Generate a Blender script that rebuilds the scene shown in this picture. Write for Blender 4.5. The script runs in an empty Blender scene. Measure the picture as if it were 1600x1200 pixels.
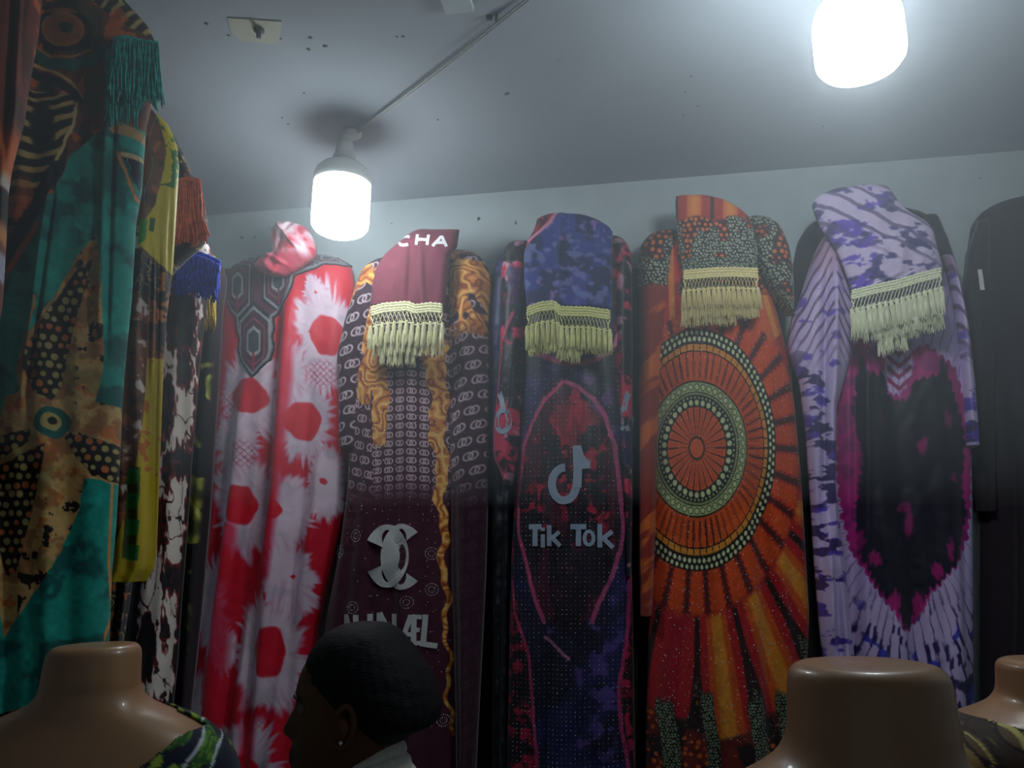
import bpy, bmesh, math, random
import numpy as np
from mathutils import Vector
random.seed(7); rng = np.random.default_rng(7)
PI = math.pi
scn = bpy.context.scene
COL = scn.collection
# ------------------------------------------------------------------ camera
FPX = 1202.0
PITCH = math.radians(12.7); ROLL = math.radians(0.5)
CZ = 1.62
cp, sp = math.cos(PITCH), math.sin(PITCH)
C0 = np.array([0.0, 0.0, CZ])
FW = np.array([0, cp, sp]); _r = np.array([1.0, 0, 0]); _u = np.array([0, -sp, cp])
RT = _r*math.cos(ROLL) + _u*math.sin(ROLL)
UP = _u*math.cos(ROLL) - _r*math.sin(ROLL)
cam_d = bpy.data.cameras.new('camera'); cam = bpy.data.objects.new('camera', cam_d); COL.objects.link(cam)
cam_d.sensor_width = 36; cam_d.lens = 36*FPX/1600; cam_d.clip_start = 0.01
from mathutils import Matrix
m = Matrix.Identity(4)
for i in range(3):
    m[i][0] = RT[i]; m[i][1] = UP[i]; m[i][2] = -FW[i]; m[i][3] = C0[i]
cam.matrix_world = m
scn.camera = cam
# ------------------------------------------------------------------ world and exposure
w = bpy.data.worlds.new('world'); scn.world = w; w.use_nodes = True
w.node_tree.nodes['Background'].inputs[0].default_value = (0.75, 0.85, 1.0, 1)
w.node_tree.nodes['Background'].inputs[1].default_value = 0.065
scn.view_settings.view_transform = 'Standard'; scn.view_settings.look = 'None'
scn.view_settings.gamma = 1.0; scn.view_settings.use_curve_mapping = False
scn.view_settings.exposure = 0.38
LAMP_L = 21.0; GLARE = .21
CEIL = CZ + 1.06
# ------------------------------------------------------------------ geometry of the place
def rays(px, py):
    px = np.asarray(px, float); py = np.asarray(py, float)
    a = (px-800)/FPX; b = (600-py)/FPX
    return FW + a[..., None]*RT + b[..., None]*UP
def at_height(px, py, z):
    d = rays(px, py); t = (z-CZ)/d[2]; return C0 + d*t
A_ = at_height(330, 336, CEIL); B_ = at_height(1600, 235, CEIL)
UU = (B_-A_)/np.linalg.norm(B_-A_)            # along the back wall, to the right
NN = np.array([UU[1], -UU[0], 0.0])           # out of the back wall, into the room
class Plane:
    def __init__(s, p0, w=0.0, n=NN):
        s.n = n; s.p = p0 + n*w
    def at(s, px, py):
        d = rays(px, py); t = ((s.p-C0) @ s.n)/(d @ s.n); return C0 + d*t[..., None]
def back(w): return Plane(A_, w)
def depth(y):                                  # plane parallel to the back wall through (0, y)
    return Plane(np.array([0, y, 0.0]))
def lplane(px, y, deg=40):
    """vertical plane for the garments on the left wall, turned to face the middle of the room"""
    d = rays(px, 871.); p = C0 + d*(y/d[1]); a = math.radians(deg); n = NN*math.cos(a)+UU*math.sin(a)
    return Plane(p, 0.0, n/np.linalg.norm(n))
def at(px, py, plane): return plane.at(np.array([px], float), np.array([py], float))[0]
# ------------------------------------------------------------------ tags
def tag(o, label=None, cat=None, group=None, kind=None):
    if label: o['label'] = label
    if cat: o['category'] = cat
    if group: o['group'] = group
    if kind: o['kind'] = kind
    return o
def empty(name, loc, label, cat, group=None):
    o = bpy.data.objects.new(name, None); COL.objects.link(o); o.location = Vector(loc)
    o.empty_display_size = .05
    return tag(o, label, cat, group)
def link(name, me, parent=None):
    o = bpy.data.objects.new(name, me); COL.objects.link(o)
    if parent is not None:
        o.parent = parent
        p = parent; off = Vector((0, 0, 0))
        while p is not None: off += Vector(p.location); p = p.parent
        o.location = -off
    return o
# ------------------------------------------------------------------ materials
def lin(c):
    c = np.asarray(c, float)/255.0
    return np.where(c <= 0.04045, c/12.92, ((c+0.055)/1.055)**2.4)
def nodes(name):
    m = bpy.data.materials.new(name); m.use_nodes = True
    return m, m.node_tree, m.node_tree.nodes['Principled BSDF']
def bump(nt, bs, scale, strength, dist=0.001, detail=3, stretch=None):
    tc = nt.nodes.new('ShaderNodeTexCoord'); no = nt.nodes.new('ShaderNodeTexNoise'); bu = nt.nodes.new('ShaderNodeBump')
    no.inputs['Scale'].default_value = scale; no.inputs['Detail'].default_value = detail
    if stretch:
        mp = nt.nodes.new('ShaderNodeMapping'); mp.inputs['Scale'].default_value = stretch
        nt.links.new(tc.outputs['Object'], mp.inputs[0]); nt.links.new(mp.outputs[0], no.inputs['Vector'])
    else: nt.links.new(tc.outputs['Object'], no.inputs['Vector'])
    bu.inputs['Strength'].default_value = strength; bu.inputs['Distance'].default_value = dist
    nt.links.new(no.outputs[0], bu.inputs['Height']); nt.links.new(bu.outputs[0], bs.inputs['Normal'])
    return no
def mat(name, rgb, rough=.7, metal=0, spec=.5, bs_scale=60, bs_str=.15, vary=.12, coat=0, dist=.001, stretch=None):
    m, nt, b = nodes(name)
    no = bump(nt, b, bs_scale, bs_str, dist, stretch=stretch)
    c = lin(rgb)
    rp = nt.nodes.new('ShaderNodeValToRGB')
    rp.color_ramp.elements[0].position = .3; rp.color_ramp.elements[1].position = .7
    rp.color_ramp.elements[0].color = (*(c*(1-vary)), 1); rp.color_ramp.elements[1].color = (*np.minimum(1, c*(1+vary)), 1)
    nt.links.new(no.outputs[0], rp.inputs[0]); nt.links.new(rp.outputs[0], b.inputs['Base Color'])
    b.inputs['Roughness'].default_value = rough; b.inputs['Metallic'].default_value = metal
    b.inputs['Specular IOR Level'].default_value = spec; b.inputs['Coat Weight'].default_value = coat
    return m
def cloth_mat(name, rough=.75, sheen=.15, spec=.3, wv=.25):
    m, nt, b = nodes(name)
    at_ = nt.nodes.new('ShaderNodeAttribute'); at_.attribute_name = 'Col'
    nt.links.new(at_.outputs['Color'], b.inputs['Base Color'])
    bump(nt, b, 900, wv, .0006, 2)
    b.inputs['Roughness'].default_value = rough; b.inputs['Sheen Weight'].default_value = sheen
    b.inputs['Specular IOR Level'].default_value = spec
    return m
M_CLOTH = cloth_mat('printed_cotton')
M_SILK = cloth_mat('printed_satin', .5, .1, .45, .12)
M_VELVET = cloth_mat('printed_velvet', .8, .15, .25, .3)
M_WALL = mat('painted_wall', (180, 193, 197), .8, bs_scale=14, bs_str=.25, vary=.05, dist=.004)
M_CEIL = mat('painted_ceiling', (156, 165, 174), .85, bs_scale=5, bs_str=.3, vary=.05, dist=.004)
M_FLOOR = mat('cement_floor', (60, 56, 52), .6, bs_scale=20, bs_str=.3, vary=.2)
M_GOLD = mat('cream_gold_thread', (240, 236, 190), .5, bs_scale=400, bs_str=.3, vary=.15)
M_GOLD2 = mat('dull_gold_thread', (226, 224, 150), .5, bs_scale=400, bs_str=.3, vary=.15)
M_GOLD3 = mat('pale_gold_thread', (240, 224, 160), .5, bs_scale=400, bs_str=.3, vary=.15)
M_GOLD4 = mat('silvery_thread', (232, 234, 200), .5, bs_scale=400, bs_str=.3, vary=.15)
M_TEALT = mat('teal_thread', (40, 190, 180), .6, bs_scale=90, vary=.5)
M_REDT = mat('coral_thread', (255, 112, 80), .6, bs_scale=90, vary=.5)
M_BLUET = mat('blue_thread', (52, 80, 240), .6, bs_scale=90, vary=.5)
M_YELT = mat('mustard_thread', (225, 185, 50), .6, bs_scale=200, vary=.25)
M_STUD = mat('rhinestone', (245, 245, 248), .3, metal=0, spec=1.0, vary=.05, bs_str=0)
M_GLIT = mat('silver_glitter', (226, 228, 230), .45, metal=.1, bs_scale=1500, bs_str=.9, vary=.45, dist=.002)
M_GREYP = mat('grey_print', (150, 165, 185), .6, bs_scale=900, bs_str=.3, vary=.35)
M_WHITEP = mat('white_print', (225, 222, 225), .7, vary=.05)
M_HOUS = mat('lamp_plastic', (225, 230, 230), .35, vary=.03, bs_str=.02)
M_SOCK = mat('socket_plastic', (200, 203, 200), .5, vary=.04, bs_str=.05)
M_CABLE = mat('cable_plastic', (165, 168, 168), .5, vary=.05, bs_str=.05)
M_BLACKP = mat('dark_plastic', (45, 45, 48), .6)
M_STEEL = mat('rail_steel', (150, 150, 150), .35, metal=.9, vary=.05)
M_SKIN = mat('mannequin_fibreglass', (176, 134, 96), .36, spec=.55, bs_scale=9, bs_str=.25, vary=.07, coat=.25, dist=.006)
M_TAPE = mat('old_tape', (176, 176, 160), .6, vary=.08, bs_scale=30)
M_PLUG = mat('plaster_hole', (88, 90, 94), .9, vary=.4, bs_scale=200)
m, nt, b = nodes('lit_diffuser')
b.inputs['Base Color'].default_value = (.9, .9, .9, 1)
b.inputs['Emission Color'].default_value = (.84, .95, 1.0, 1); b.inputs['Emission Strength'].default_value = LAMP_L
M_GLOW = m
M_GLOW2 = m.copy(); M_GLOW2.name = 'lit_diffuser_bright'; M_GLOW2.node_tree.nodes['Principled BSDF'].inputs['Emission Strength'].default_value = LAMP_L*1.6
# ------------------------------------------------------------------ mesh helpers
def fast_mesh(name, verts, quads, mat_, cols=None, smooth=True, tris=None):
    me = bpy.data.meshes.new(name)
    verts = np.asarray(verts, np.float32); quads = np.asarray(quads, np.int32).reshape(-1, 4)
    nt_ = 0 if tris is None else len(tris)
    me.vertices.add(len(verts)); me.vertices.foreach_set('co', verts.ravel())
    nl = quads.size + nt_*3
    me.loops.add(nl); li = quads.ravel()
    if nt_: li = np.concatenate([li, np.asarray(tris, np.int32).ravel()])
    me.loops.foreach_set('vertex_index', li)
    me.polygons.add(len(quads)+nt_)
    st = np.arange(len(quads))*4
    if nt_: st = np.concatenate([st, quads.size + np.arange(nt_)*3])
    me.polygons.foreach_set('loop_start', st.astype(np.int32))
    me.update(calc_edges=True); me.validate()
    me.polygons.foreach_set('use_smooth', np.full(len(me.polygons), smooth, bool))
    if cols is not None:
        a = me.color_attributes.new('Col', 'FLOAT_COLOR', 'POINT')
        c = np.ones((len(verts), 4), np.float32); c[:, :3] = cols
        a.data.foreach_set('color', c.ravel())
    me.materials.append(mat_)
    return me
class MB:
    def __init__(s): s.v = []; s.f = []
    def add(s, vs, fs):
        k = len(s.v); s.v += [tuple(map(float, v)) for v in vs]; s.f += [tuple(i+k for i in f) for f in fs]
    def tube(s, pts, r, n=6, caps=True, r2=None):
        pts = [np.asarray(p, float) for p in pts]; K = len(pts)
        vs = []; prev = None
        for i, p in enumerate(pts):
            t = pts[min(i+1, K-1)]-pts[max(i-1, 0)]; t = t/(np.linalg.norm(t)+1e-12)
            if prev is None:
                a = np.array([0, 0, 1.0]) if abs(t[2]) < .9 else np.array([1.0, 0, 0])
                e1 = np.cross(t, a)
            else: e1 = prev - t*(prev @ t)
            e1 /= np.linalg.norm(e1)+1e-12; prev = e1; e2 = np.cross(t, e1)
            rr = r[i] if hasattr(r, '__len__') else (r if r2 is None else r+(r2-r)*i/(K-1))
            for k in range(n):
                an = 2*PI*k/n; vs.append(p + rr*(math.cos(an)*e1+math.sin(an)*e2))
        fs = [(i*n+k, i*n+(k+1) % n, (i+1)*n+(k+1) % n, (i+1)*n+k) for i in range(K-1) for k in range(n)]
        if caps: fs += [tuple(range(n-1, -1, -1)), tuple((K-1)*n+k for k in range(n))]
        s.add(vs, fs)
    def lathe(s, prof, c, n=32, sx=1, sy=1):
        vs = []
        for (r, z) in prof:
            for k in range(n):
                a = 2*PI*k/n; vs.append((c[0]+r*sx*math.cos(a), c[1]+r*sy*math.sin(a), c[2]+z))
        fs = [(i*n+k, i*n+(k+1) % n, (i+1)*n+(k+1) % n, (i+1)*n+k) for i in range(len(prof)-1) for k in range(n)]
        fs += [tuple(range(n-1, -1, -1)), tuple((len(prof)-1)*n+k for k in range(n))]
        s.add(vs, fs)
    def box(s, c, e, ax=None):
        ax = ax or (np.array([1., 0, 0]), np.array([0, 1., 0]), np.array([0, 0, 1.]))
        vs = [np.asarray(c)+ax[0]*e[0]*i+ax[1]*e[1]*j+ax[2]*e[2]*k for i in (-1, 1) for j in (-1, 1) for k in (-1, 1)]
        s.add(vs, [(0, 1, 3, 2), (4, 6, 7, 5), (0, 4, 5, 1), (2, 3, 7, 6), (0, 2, 6, 4), (1, 5, 7, 3)])
    def build(s, name, mt, parent=None, smooth=True):
        me = bpy.data.meshes.new(name); me.from_pydata(s.v, [], s.f); me.update()
        b = bmesh.new(); b.from_mesh(me); bmesh.ops.recalc_face_normals(b, faces=b.faces); b.to_mesh(me); b.free()
        me.polygons.foreach_set('use_smooth', np.full(len(me.polygons), smooth, bool))
        me.materials.append(mt)
        return link(name, me, parent)
# ------------------------------------------------------------------ print painting (flat colour of the cloth only)
def _h(ix, iy, sd):
    n = (ix.astype(np.int64)*374761393 + iy.astype(np.int64)*668265263 + sd*982451653) & 0xffffffff
    n = ((n ^ (n >> 13))*1274126177) & 0xffffffff
    return ((n ^ (n >> 16)) & 0xffff)/65535.0
def vn(x, y, sd=0):
    ix = np.floor(x); iy = np.floor(y); fx = x-ix; fy = y-iy
    fx = fx*fx*(3-2*fx); fy = fy*fy*(3-2*fy)
    a = _h(ix, iy, sd); b = _h(ix+1, iy, sd); c = _h(ix, iy+1, sd); d = _h(ix+1, iy+1, sd)
    return (a*(1-fx)+b*fx)*(1-fy)+(c*(1-fx)+d*fx)*fy
def fbm(x, y, sc, sd=0, o=4):
    x = x/sc; y = y/sc; t = 0; a = .5; n = 0
    for i in range(o):
        t = t+a*vn(x, y, sd+i*17); n += a; a *= .5; x = x*2.03+5.1; y = y*2.03+3.7
    return t/n
def ss(a, b, x):
    t = np.clip((x-a)/(b-a), 0, 1); return t*t*(3-2*t)
def inpoly(X, Y, P, aa=1.2):
    """soft inside mask of polygon P"""
    P = np.asarray(P, float); ins = np.zeros(X.shape, bool); d = np.full(X.shape, 1e9)
    for i in range(len(P)):
        x1, y1 = P[i]; x2, y2 = P[(i+1) % len(P)]
        if y1 != y2:
            c = ((Y >= min(y1, y2)) & (Y < max(y1, y2))) & (X < (x2-x1)*(Y-y1)/(y2-y1)+x1)
            ins ^= c
        d = np.minimum(d, seg(X, Y, x1, y1, x2, y2))
    sd_ = np.where(ins, d, -d)
    return ss(-aa/2, aa/2, sd_)
def seg(X, Y, x1, y1, x2, y2):
    dx, dy = x2-x1, y2-y1; L = dx*dx+dy*dy+1e-9
    t = np.clip(((X-x1)*dx+(Y-y1)*dy)/L, 0, 1)
    return np.hypot(X-x1-t*dx, Y-y1-t*dy)
def line(X, Y, pts, wd, aa=1.2):
    d = np.full(X.shape, 1e9)
    for i in range(len(pts)-1): d = np.minimum(d, seg(X, Y, *pts[i], *pts[i+1]))
    return 1-ss(wd/2-aa/2, wd/2+aa/2, d)
def er(X, Y, cx, cy, rx, ry): return np.hypot((X-cx)/rx, (Y-cy)/ry)
def ell(X, Y, cx, cy, rx, ry, aa=1.5): return 1-ss(1-aa/rx/2, 1+aa/rx/2, er(X, Y, cx, cy, rx, ry))
def dots(X, Y, sx, sy, r, sd=0, jit=.25, stag=.5, vary=.3, aa=1.0):
    """one dot per cell; returns mask and a random value per dot"""
    j = np.floor(Y/sy); xs = X/sx + (np.mod(j, 2))*stag; i = np.floor(xs)
    cx = i+.5+(_h(i, j, sd)-.5)*jit*2; cy = j+.5+(_h(i, j, sd+1)-.5)*jit*2
    rr = r*(1-vary*_h(i, j, sd+2))
    d = np.hypot((xs-cx)*sx, (Y/sy-cy)*sy)
    return 1-ss(rr-aa/2, rr+aa/2, d), _h(i, j, sd+3)
class Cv:
    def __init__(s, X, Y, c): s.X = X; s.Y = Y; s.c = np.tile(np.asarray(c, float), (len(X), 1))
    def over(s, c, m):
        c = np.asarray(c, float); m = m[:, None]; s.c = s.c*(1-m)+c*m
    def grain(s, sc, amt, sd=0):
        s.c *= (1+amt*(fbm(s.X, s.Y, sc, sd)-.5)*2)[:, None]
# ------------------------------------------------------------------ cloth shapes
def prof(pts):
    P = np.asarray(pts, float); g = np.arange(P[0, 1]-30, P[-1, 1]+30, 1.0); v = np.interp(g, P[:, 1], P[:, 0])
    kk = np.hanning(27); kk /= kk.sum(); top = P[0, 1]; v2 = np.convolve(np.pad(v, 13, 'edge'), kk, 'valid')
    f = np.clip((g-top)/16, 0, 1); v = v*(1-f)+v2*f
    return lambda y: np.interp(y, g, v)
class Cloth:
    """a hanging piece of cloth with real thickness: outline, depth profile and folds over a vertical plane"""
    def __init__(s, plane, L, R, y0, y1, T=.05, folds=(), topr=40, wrin=.004, rnd=2.4, seed=0, wave=.006, nf=3):
        s.pl = plane; s.L = prof(L); s.R = prof(R); s.y0 = y0; s.y1 = y1; s.T = T; s.folds = folds; s.topr = topr
        s.wrin = wrin; s.rnd = rnd; s.seed = seed; s.wave = wave; s.nf = nf
    def D(s, X, Y):
        L = s.L(Y); R = s.R(Y); q = np.clip((X-L)/np.maximum(R-L, 1e-3), 0, 1)
        e = np.power(np.clip(1-np.abs(2*q-1)**s.rnd, 0, 1), .5)
        t = np.clip((Y-s.y0)/s.topr, 0, 1); te = np.sqrt(np.clip(1-(1-t)**2, 0, 1))*.85+.15
        g = np.clip((Y-s.y0)/500, 0, 1.2)
        d = s.T*te
        k = s.seed*1.7
        ph = 2*PI*s.nf*q + .8*np.sin(Y/170+k)
        d = d + s.wave*g*(np.sin(ph+k)+.5*np.sin(2.1*ph+1+k))
        for (xt, yt, xb, yb, wd, am) in s.folds:
            tt = np.clip((Y-yt)/(yb-yt), 0, 1); xc = xt+(xb-xt)*tt
            inn = ss(yt-60, yt+40, Y)*(1-ss(yb-40, yb+60, Y))
            d = d + am*inn*np.exp(-((X-xc)/wd)**2)
        d = d + s.wrin*((fbm(X+.35*Y, Y*.55, 46, s.seed+3, 3)-.5)*2 + .4*(fbm(X-.5*Y, Y, 17, s.seed+9, 2)-.5))
        return np.maximum(d, .004)*e
    def S(s, X, Y, off=0.0):
        X = np.asarray(X, float); Y = np.asarray(Y, float)
        return s.pl.at(X, Y) + s.pl.n*(s.D(X, Y)+off)[..., None]
    def mesh(s, name, paint, mt, step=1.4, ystep=None, parent=None):
        ys = np.arange(s.y0, min(s.y1, 1215), ystep or step)
        if s.y1 > 1215: ys = np.concatenate([ys, np.arange(1215, s.y1, 12), [s.y1]])
        else: ys = np.concatenate([ys, [s.y1]])
        wd = np.max(s.R(ys)-s.L(ys)); nx = max(6, int(wd/step)); ny = len(ys)
        q = np.linspace(0, 1, nx+1); q = q - .35*np.sin(2*PI*q)/(2*PI)*-1*.0
        Yg = np.repeat(ys[:, None], nx+1, 1); Lg = s.L(ys)[:, None]; Rg = s.R(ys)[:, None]
        Xg = Lg+(Rg-Lg)*q[None, :]
        V = s.S(Xg.ravel(), Yg.ravel())
        i = np.arange(ny-1)[:, None]*(nx+1)+np.arange(nx)[None, :]; i = i.ravel()
        Q = np.stack([i, i+nx+1, i+nx+2, i+1], 1)
        a = np.arange(ny-1)*(nx+1); b = a+nx
        back_ = np.stack([a, b, b+nx+1, a+nx+1], 1)
        Q = np.concatenate([Q, back_])
        cols = lin(np.clip(paint(Xg.ravel(), Yg.ravel()), 0, 255))
        top = [[0, k, k+1] for k in range(1, nx)]; o = (ny-1)*(nx+1)
        bot = [[o, o+k+1, o+k] for k in range(1, nx)]
        me = fast_mesh(name, V, Q, mt, cols, True, top+bot)
        return link(name, me, parent)
    def base(s):
        x = (s.L(s.y1)+s.R(s.y1))/2; return s.pl.at(np.array([float(x)]), np.array([float(s.y1)]))[0]
    def patch(s, name, poly, off, paint, mt, parent, step=1.3):
        """flat applique that follows the cloth, with its own edge thickness"""
        P = np.asarray(poly, float); x0, y0 = P.min(0)-2; x1, y1 = P.max(0)+2
        xs = np.arange(x0, x1, step); ys = np.arange(y0, y1, step)
        Xg, Yg = np.meshgrid(xs, ys); nx = len(xs)
        ins = inpoly(Xg.ravel(), Yg.ravel(), P, .1) > .5
        i = (np.arange(len(ys)-1)[:, None]*nx+np.arange(nx-1)[None, :]).ravel()
        Q = np.stack([i, i+nx, i+nx+1, i+1], 1)
        Q = Q[ins[Q].all(1)]
        used = np.unique(Q); remap = -np.ones(len(ins), int); remap[used] = np.arange(len(used))
        X = Xg.ravel()[used]; Y = Yg.ravel()[used]; Q = remap[Q]; n = len(used)
        E = np.concatenate([Q[:, [0, 1]], Q[:, [1, 2]], Q[:, [2, 3]], Q[:, [3, 0]]])
        key = {}
        for a_, b_ in E.tolist():
            if (b_, a_) in key: del key[(b_, a_)]
            else: key[(a_, b_)] = 1
        sk = np.array([[a_, a_+n, b_+n, b_] for a_, b_ in key], int)
        V = np.concatenate([s.S(X, Y, off), s.S(X, Y, -.001)])
        c = lin(np.clip(paint(X, Y), 0, 255)) if paint else np.ones((n, 3))*.5
        me = fast_mesh(name, V, np.concatenate([Q, sk]), mt, np.concatenate([c, c]))
        return link(name, me, parent)
    def ribbon(s, name, paths, wd, off, mt, parent, mb=None):
        own = mb is None; mb = mb or MB()
        for pts in paths:
            w_ = wd
            if isinstance(pts, tuple): pts, w_ = pts
            P = np.asarray(pts, float)
            d = np.r_[0, np.cumsum(np.hypot(*np.diff(P, axis=0).T))]; n = max(2, int(d[-1]/4)+1)
            t = np.linspace(0, d[-1], n); Q = np.stack([np.interp(t, d, P[:, 0]), np.interp(t, d, P[:, 1])], 1)
            T = np.gradient(Q, axis=0); T /= np.linalg.norm(T, axis=1)[:, None]+1e-9
            N = np.stack([-T[:, 1], T[:, 0]], 1)*(w_/2)
            A = Q+N; B = Q-N
            vs = np.concatenate([s.S(A[:, 0], A[:, 1], off), s.S(B[:, 0], B[:, 1], off), s.S(A[:, 0], A[:, 1], -.002), s.S(B[:, 0], B[:, 1], -.002)])
            fs = []
            for k in range(n-1):
                fs += [(k, k+1, n+k+1, n+k), (k, 2*n+k, 2*n+k+1, k+1), (n+k, n+k+1, 3*n+k+1, 3*n+k)]
            fs += [(0, n, 3*n, 2*n), (n-1, 3*n-1, 4*n-1, 2*n-1)]
            mb.add(vs, fs)
        if own: return mb.build(name, mt, parent, smooth=False)
    def studs(s, name, pts, r, parent, label=None):
        P = np.asarray(pts, float); c = s.S(P[:, 0], P[:, 1], .0004); n = len(P)
        u = UU; v = np.array([0, 0, 1.0]); r = np.asarray(r)*np.ones(n)
        tw = rng.uniform(-.35, .35, (n, 2))
        nn = s.pl.n[None]+tw[:, :1]*u+tw[:, 1:]*v
        V = np.stack([c+u*r[:, None], c+v*r[:, None], c-u*r[:, None], c-v*r[:, None], c+nn*r[:, None]*.8], 1).reshape(-1, 3)
        b = np.arange(n)[:, None]*5
        T = np.concatenate([b+np.array([[0, 1, 4]]), b+np.array([[1, 2, 4]]), b+np.array([[2, 3, 4]]), b+np.array([[3, 0, 4]])])
        me = fast_mesh(name, V, np.zeros((0, 4), int), M_STUD, None, False, T)
        o = link(name, me, parent); o['kind'] = 'stuff'; return o
# ------------------------------------------------------------------ the room
CORN = at_height(306, 338, CEIL); CORN = A_+UU*((CORN-A_) @ UU); CORN[2] = 0
WIDTH = 2.75; DEEP = 3.6
def slab(name, p, ax, e, mt):
    b = MB(); b.box(p, e, ax); o = b.build(name, mt, None, False); o['kind'] = 'structure'; return o
AX = (UU, NN, np.array([0, 0, 1.0]))
cen = CORN+UU*WIDTH/2
slab('floor', cen+NN*DEEP/2+np.array([0, 0, -.05]), AX, (WIDTH/2+.1, DEEP/2+.1, .05), M_FLOOR)
ceil = slab('ceiling', cen+NN*DEEP/2+np.array([0, 0, CEIL+.05]), AX, (WIDTH/2+.1, DEEP/2+.1, .05), M_CEIL)
wallb = slab('wall_back', cen-NN*.05+np.array([0, 0, CEIL/2]), AX, (WIDTH/2+.1, .05, CEIL/2), M_WALL)
slab('wall_left', CORN-UU*.05+NN*DEEP/2+np.array([0, 0, CEIL/2]), AX, (.05, DEEP/2, CEIL/2), M_WALL)
slab('wall_right', CORN+UU*(WIDTH+.05)+NN*DEEP/2+np.array([0, 0, CEIL/2]), AX, (.05, DEEP/2, CEIL/2), M_WALL)
hz = MB(); hz.box(cen+NN*(DEEP/2-.01)+np.array([0, 0, (CEIL+1.74)/2]), (WIDTH/2-.004, DEEP/2-.02, (CEIL-1.74)/2-.004), AX)  # added scatter volume standing in for lens glare around the bulbs
mh = bpy.data.materials.new('lens_glare_volume'); mh.use_nodes = True; nt = mh.node_tree; nt.nodes.clear()
ou = nt.nodes.new('ShaderNodeOutputMaterial'); vs_ = nt.nodes.new('ShaderNodeVolumeScatter'); tc = nt.nodes.new('ShaderNodeTexCoord'); sx = nt.nodes.new('ShaderNodeSeparateXYZ'); mr = nt.nodes.new('ShaderNodeMapRange')
vs_.inputs['Density'].default_value = GLARE; nt.links.new(vs_.outputs[0], ou.inputs['Volume'])
mr.inputs[1].default_value = 1.65; mr.inputs[2].default_value = 2.35; mr.inputs[3].default_value = .004; mr.inputs[4].default_value = GLARE; vs_.inputs['Color'].default_value = (.86, .94, 1, 1); vs_.inputs['Anisotropy'].default_value = .2
hzo = hz.build('lens_glare', mh, None, False); hzo['kind'] = 'stuff'; tag(hzo, 'pale volume added to imitate lens glare in the upper half of the room', 'lens_glare')
def ceilp(px, py): return at_height(px, py, CEIL)
def disc_chip(px, py, rx, ry, name='plaster_hole', mt=M_PLUG, par=None, wall=False):
    """small ragged chip or plug let into the plaster"""
    if wall: c = at(px, py, back(0)); e1, e2, nn = UU, np.array([0, 0, 1.]), NN
    else: c = ceilp(px, py); e1, e2, nn = UU, NN, np.array([0, 0, -1.])
    k = 9; rr = [random.uniform(.6, 1.25) for _ in range(k)]
    vs = [c+e1*rx*rr[i]*math.cos(2*PI*i/k)+e2*ry*rr[i]*math.sin(2*PI*i/k) for i in range(k)]
    vs += [v*0.5+c*.5+nn*.002 for v in vs]
    b = MB(); b.add(vs, [(i, (i+1) % k, k+(i+1) % k, k+i) for i in range(k)]+[tuple(range(k, 2*k)), tuple(range(k-1, -1, -1))])
    return b.build(name, mt, par, False)
for (x, y, a, b) in [(323, 37, 6, 4), (357, 55, 3, 2), (485, 59, 5, 4), (508, 72, 7, 4), (482, 77, 5, 4), (475, 145, 3, 2), (441, 184, 3, 2.5), (450, 194, 3, 2.5), (792, 147, 7, 5), (765, 29, 7, 4), (684, 187, 3, 2),
                     (620, 57, 3, 2), (630, 57, 4, 2), (872, 94, 1.5, 1.5), (660, 125, 2, 1.5), (1080, 119, 3, 2), (1070, 144, 3, 2), (1090, 165, 4, 2), (1068, 180, 4, 2), (397, 33, 2, 2), (438, 60, 3, 2), (1286, 197, 2, 1.5)]:
    disc_chip(x, y, a*.00095, b*.0015, par=ceil)
for (x, y, a, b) in [(612, 349, 2, 2), (748, 342, 5, 5), (806, 348, 3, 5), (421, 356, 2, 2), (1531, 278, 3, 2), (378, 371, 5, 4), (398, 370, 4, 4)]:
    disc_chip(x, y, a*.0012, b*.0012, par=wallb, wall=True)
# old tape patch on the ceiling with a screw hook
P4 = [ceilp(355, 27), ceilp(440, 33), ceilp(436, 68), ceilp(378, 64), ceilp(362, 50)]
b = MB(); b.add([p for p in P4]+[p-np.array([0, 0, .002]) for p in P4], [tuple(range(5)), tuple(range(9, 4, -1))]+[(i, (i+1) % 5, 5+(i+1) % 5, 5+i) for i in range(5)])
tp = b.build('tape_patch', M_TAPE, None, False); tag(tp, 'yellowed square tape patch with a dark screw stuck on the ceiling', 'tape')
c = ceilp(405, 45); b = MB(); b.lathe([(.011, -.002), (.011, -.006), (.005, -.008), (.005, -.02), (.003, -.021)], c, 12); b.build('screw', M_PLUG, tp)
c = ceilp(713, -4)
b = MB(); b.box(c-np.array([0, 0, .006]), (.028, .03, .006), AX); cb = b.build('junction_cover', M_WALL, None, False)
tag(cb, 'small square plate painted ceiling grey at the top edge above the cable', 'plate')
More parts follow.
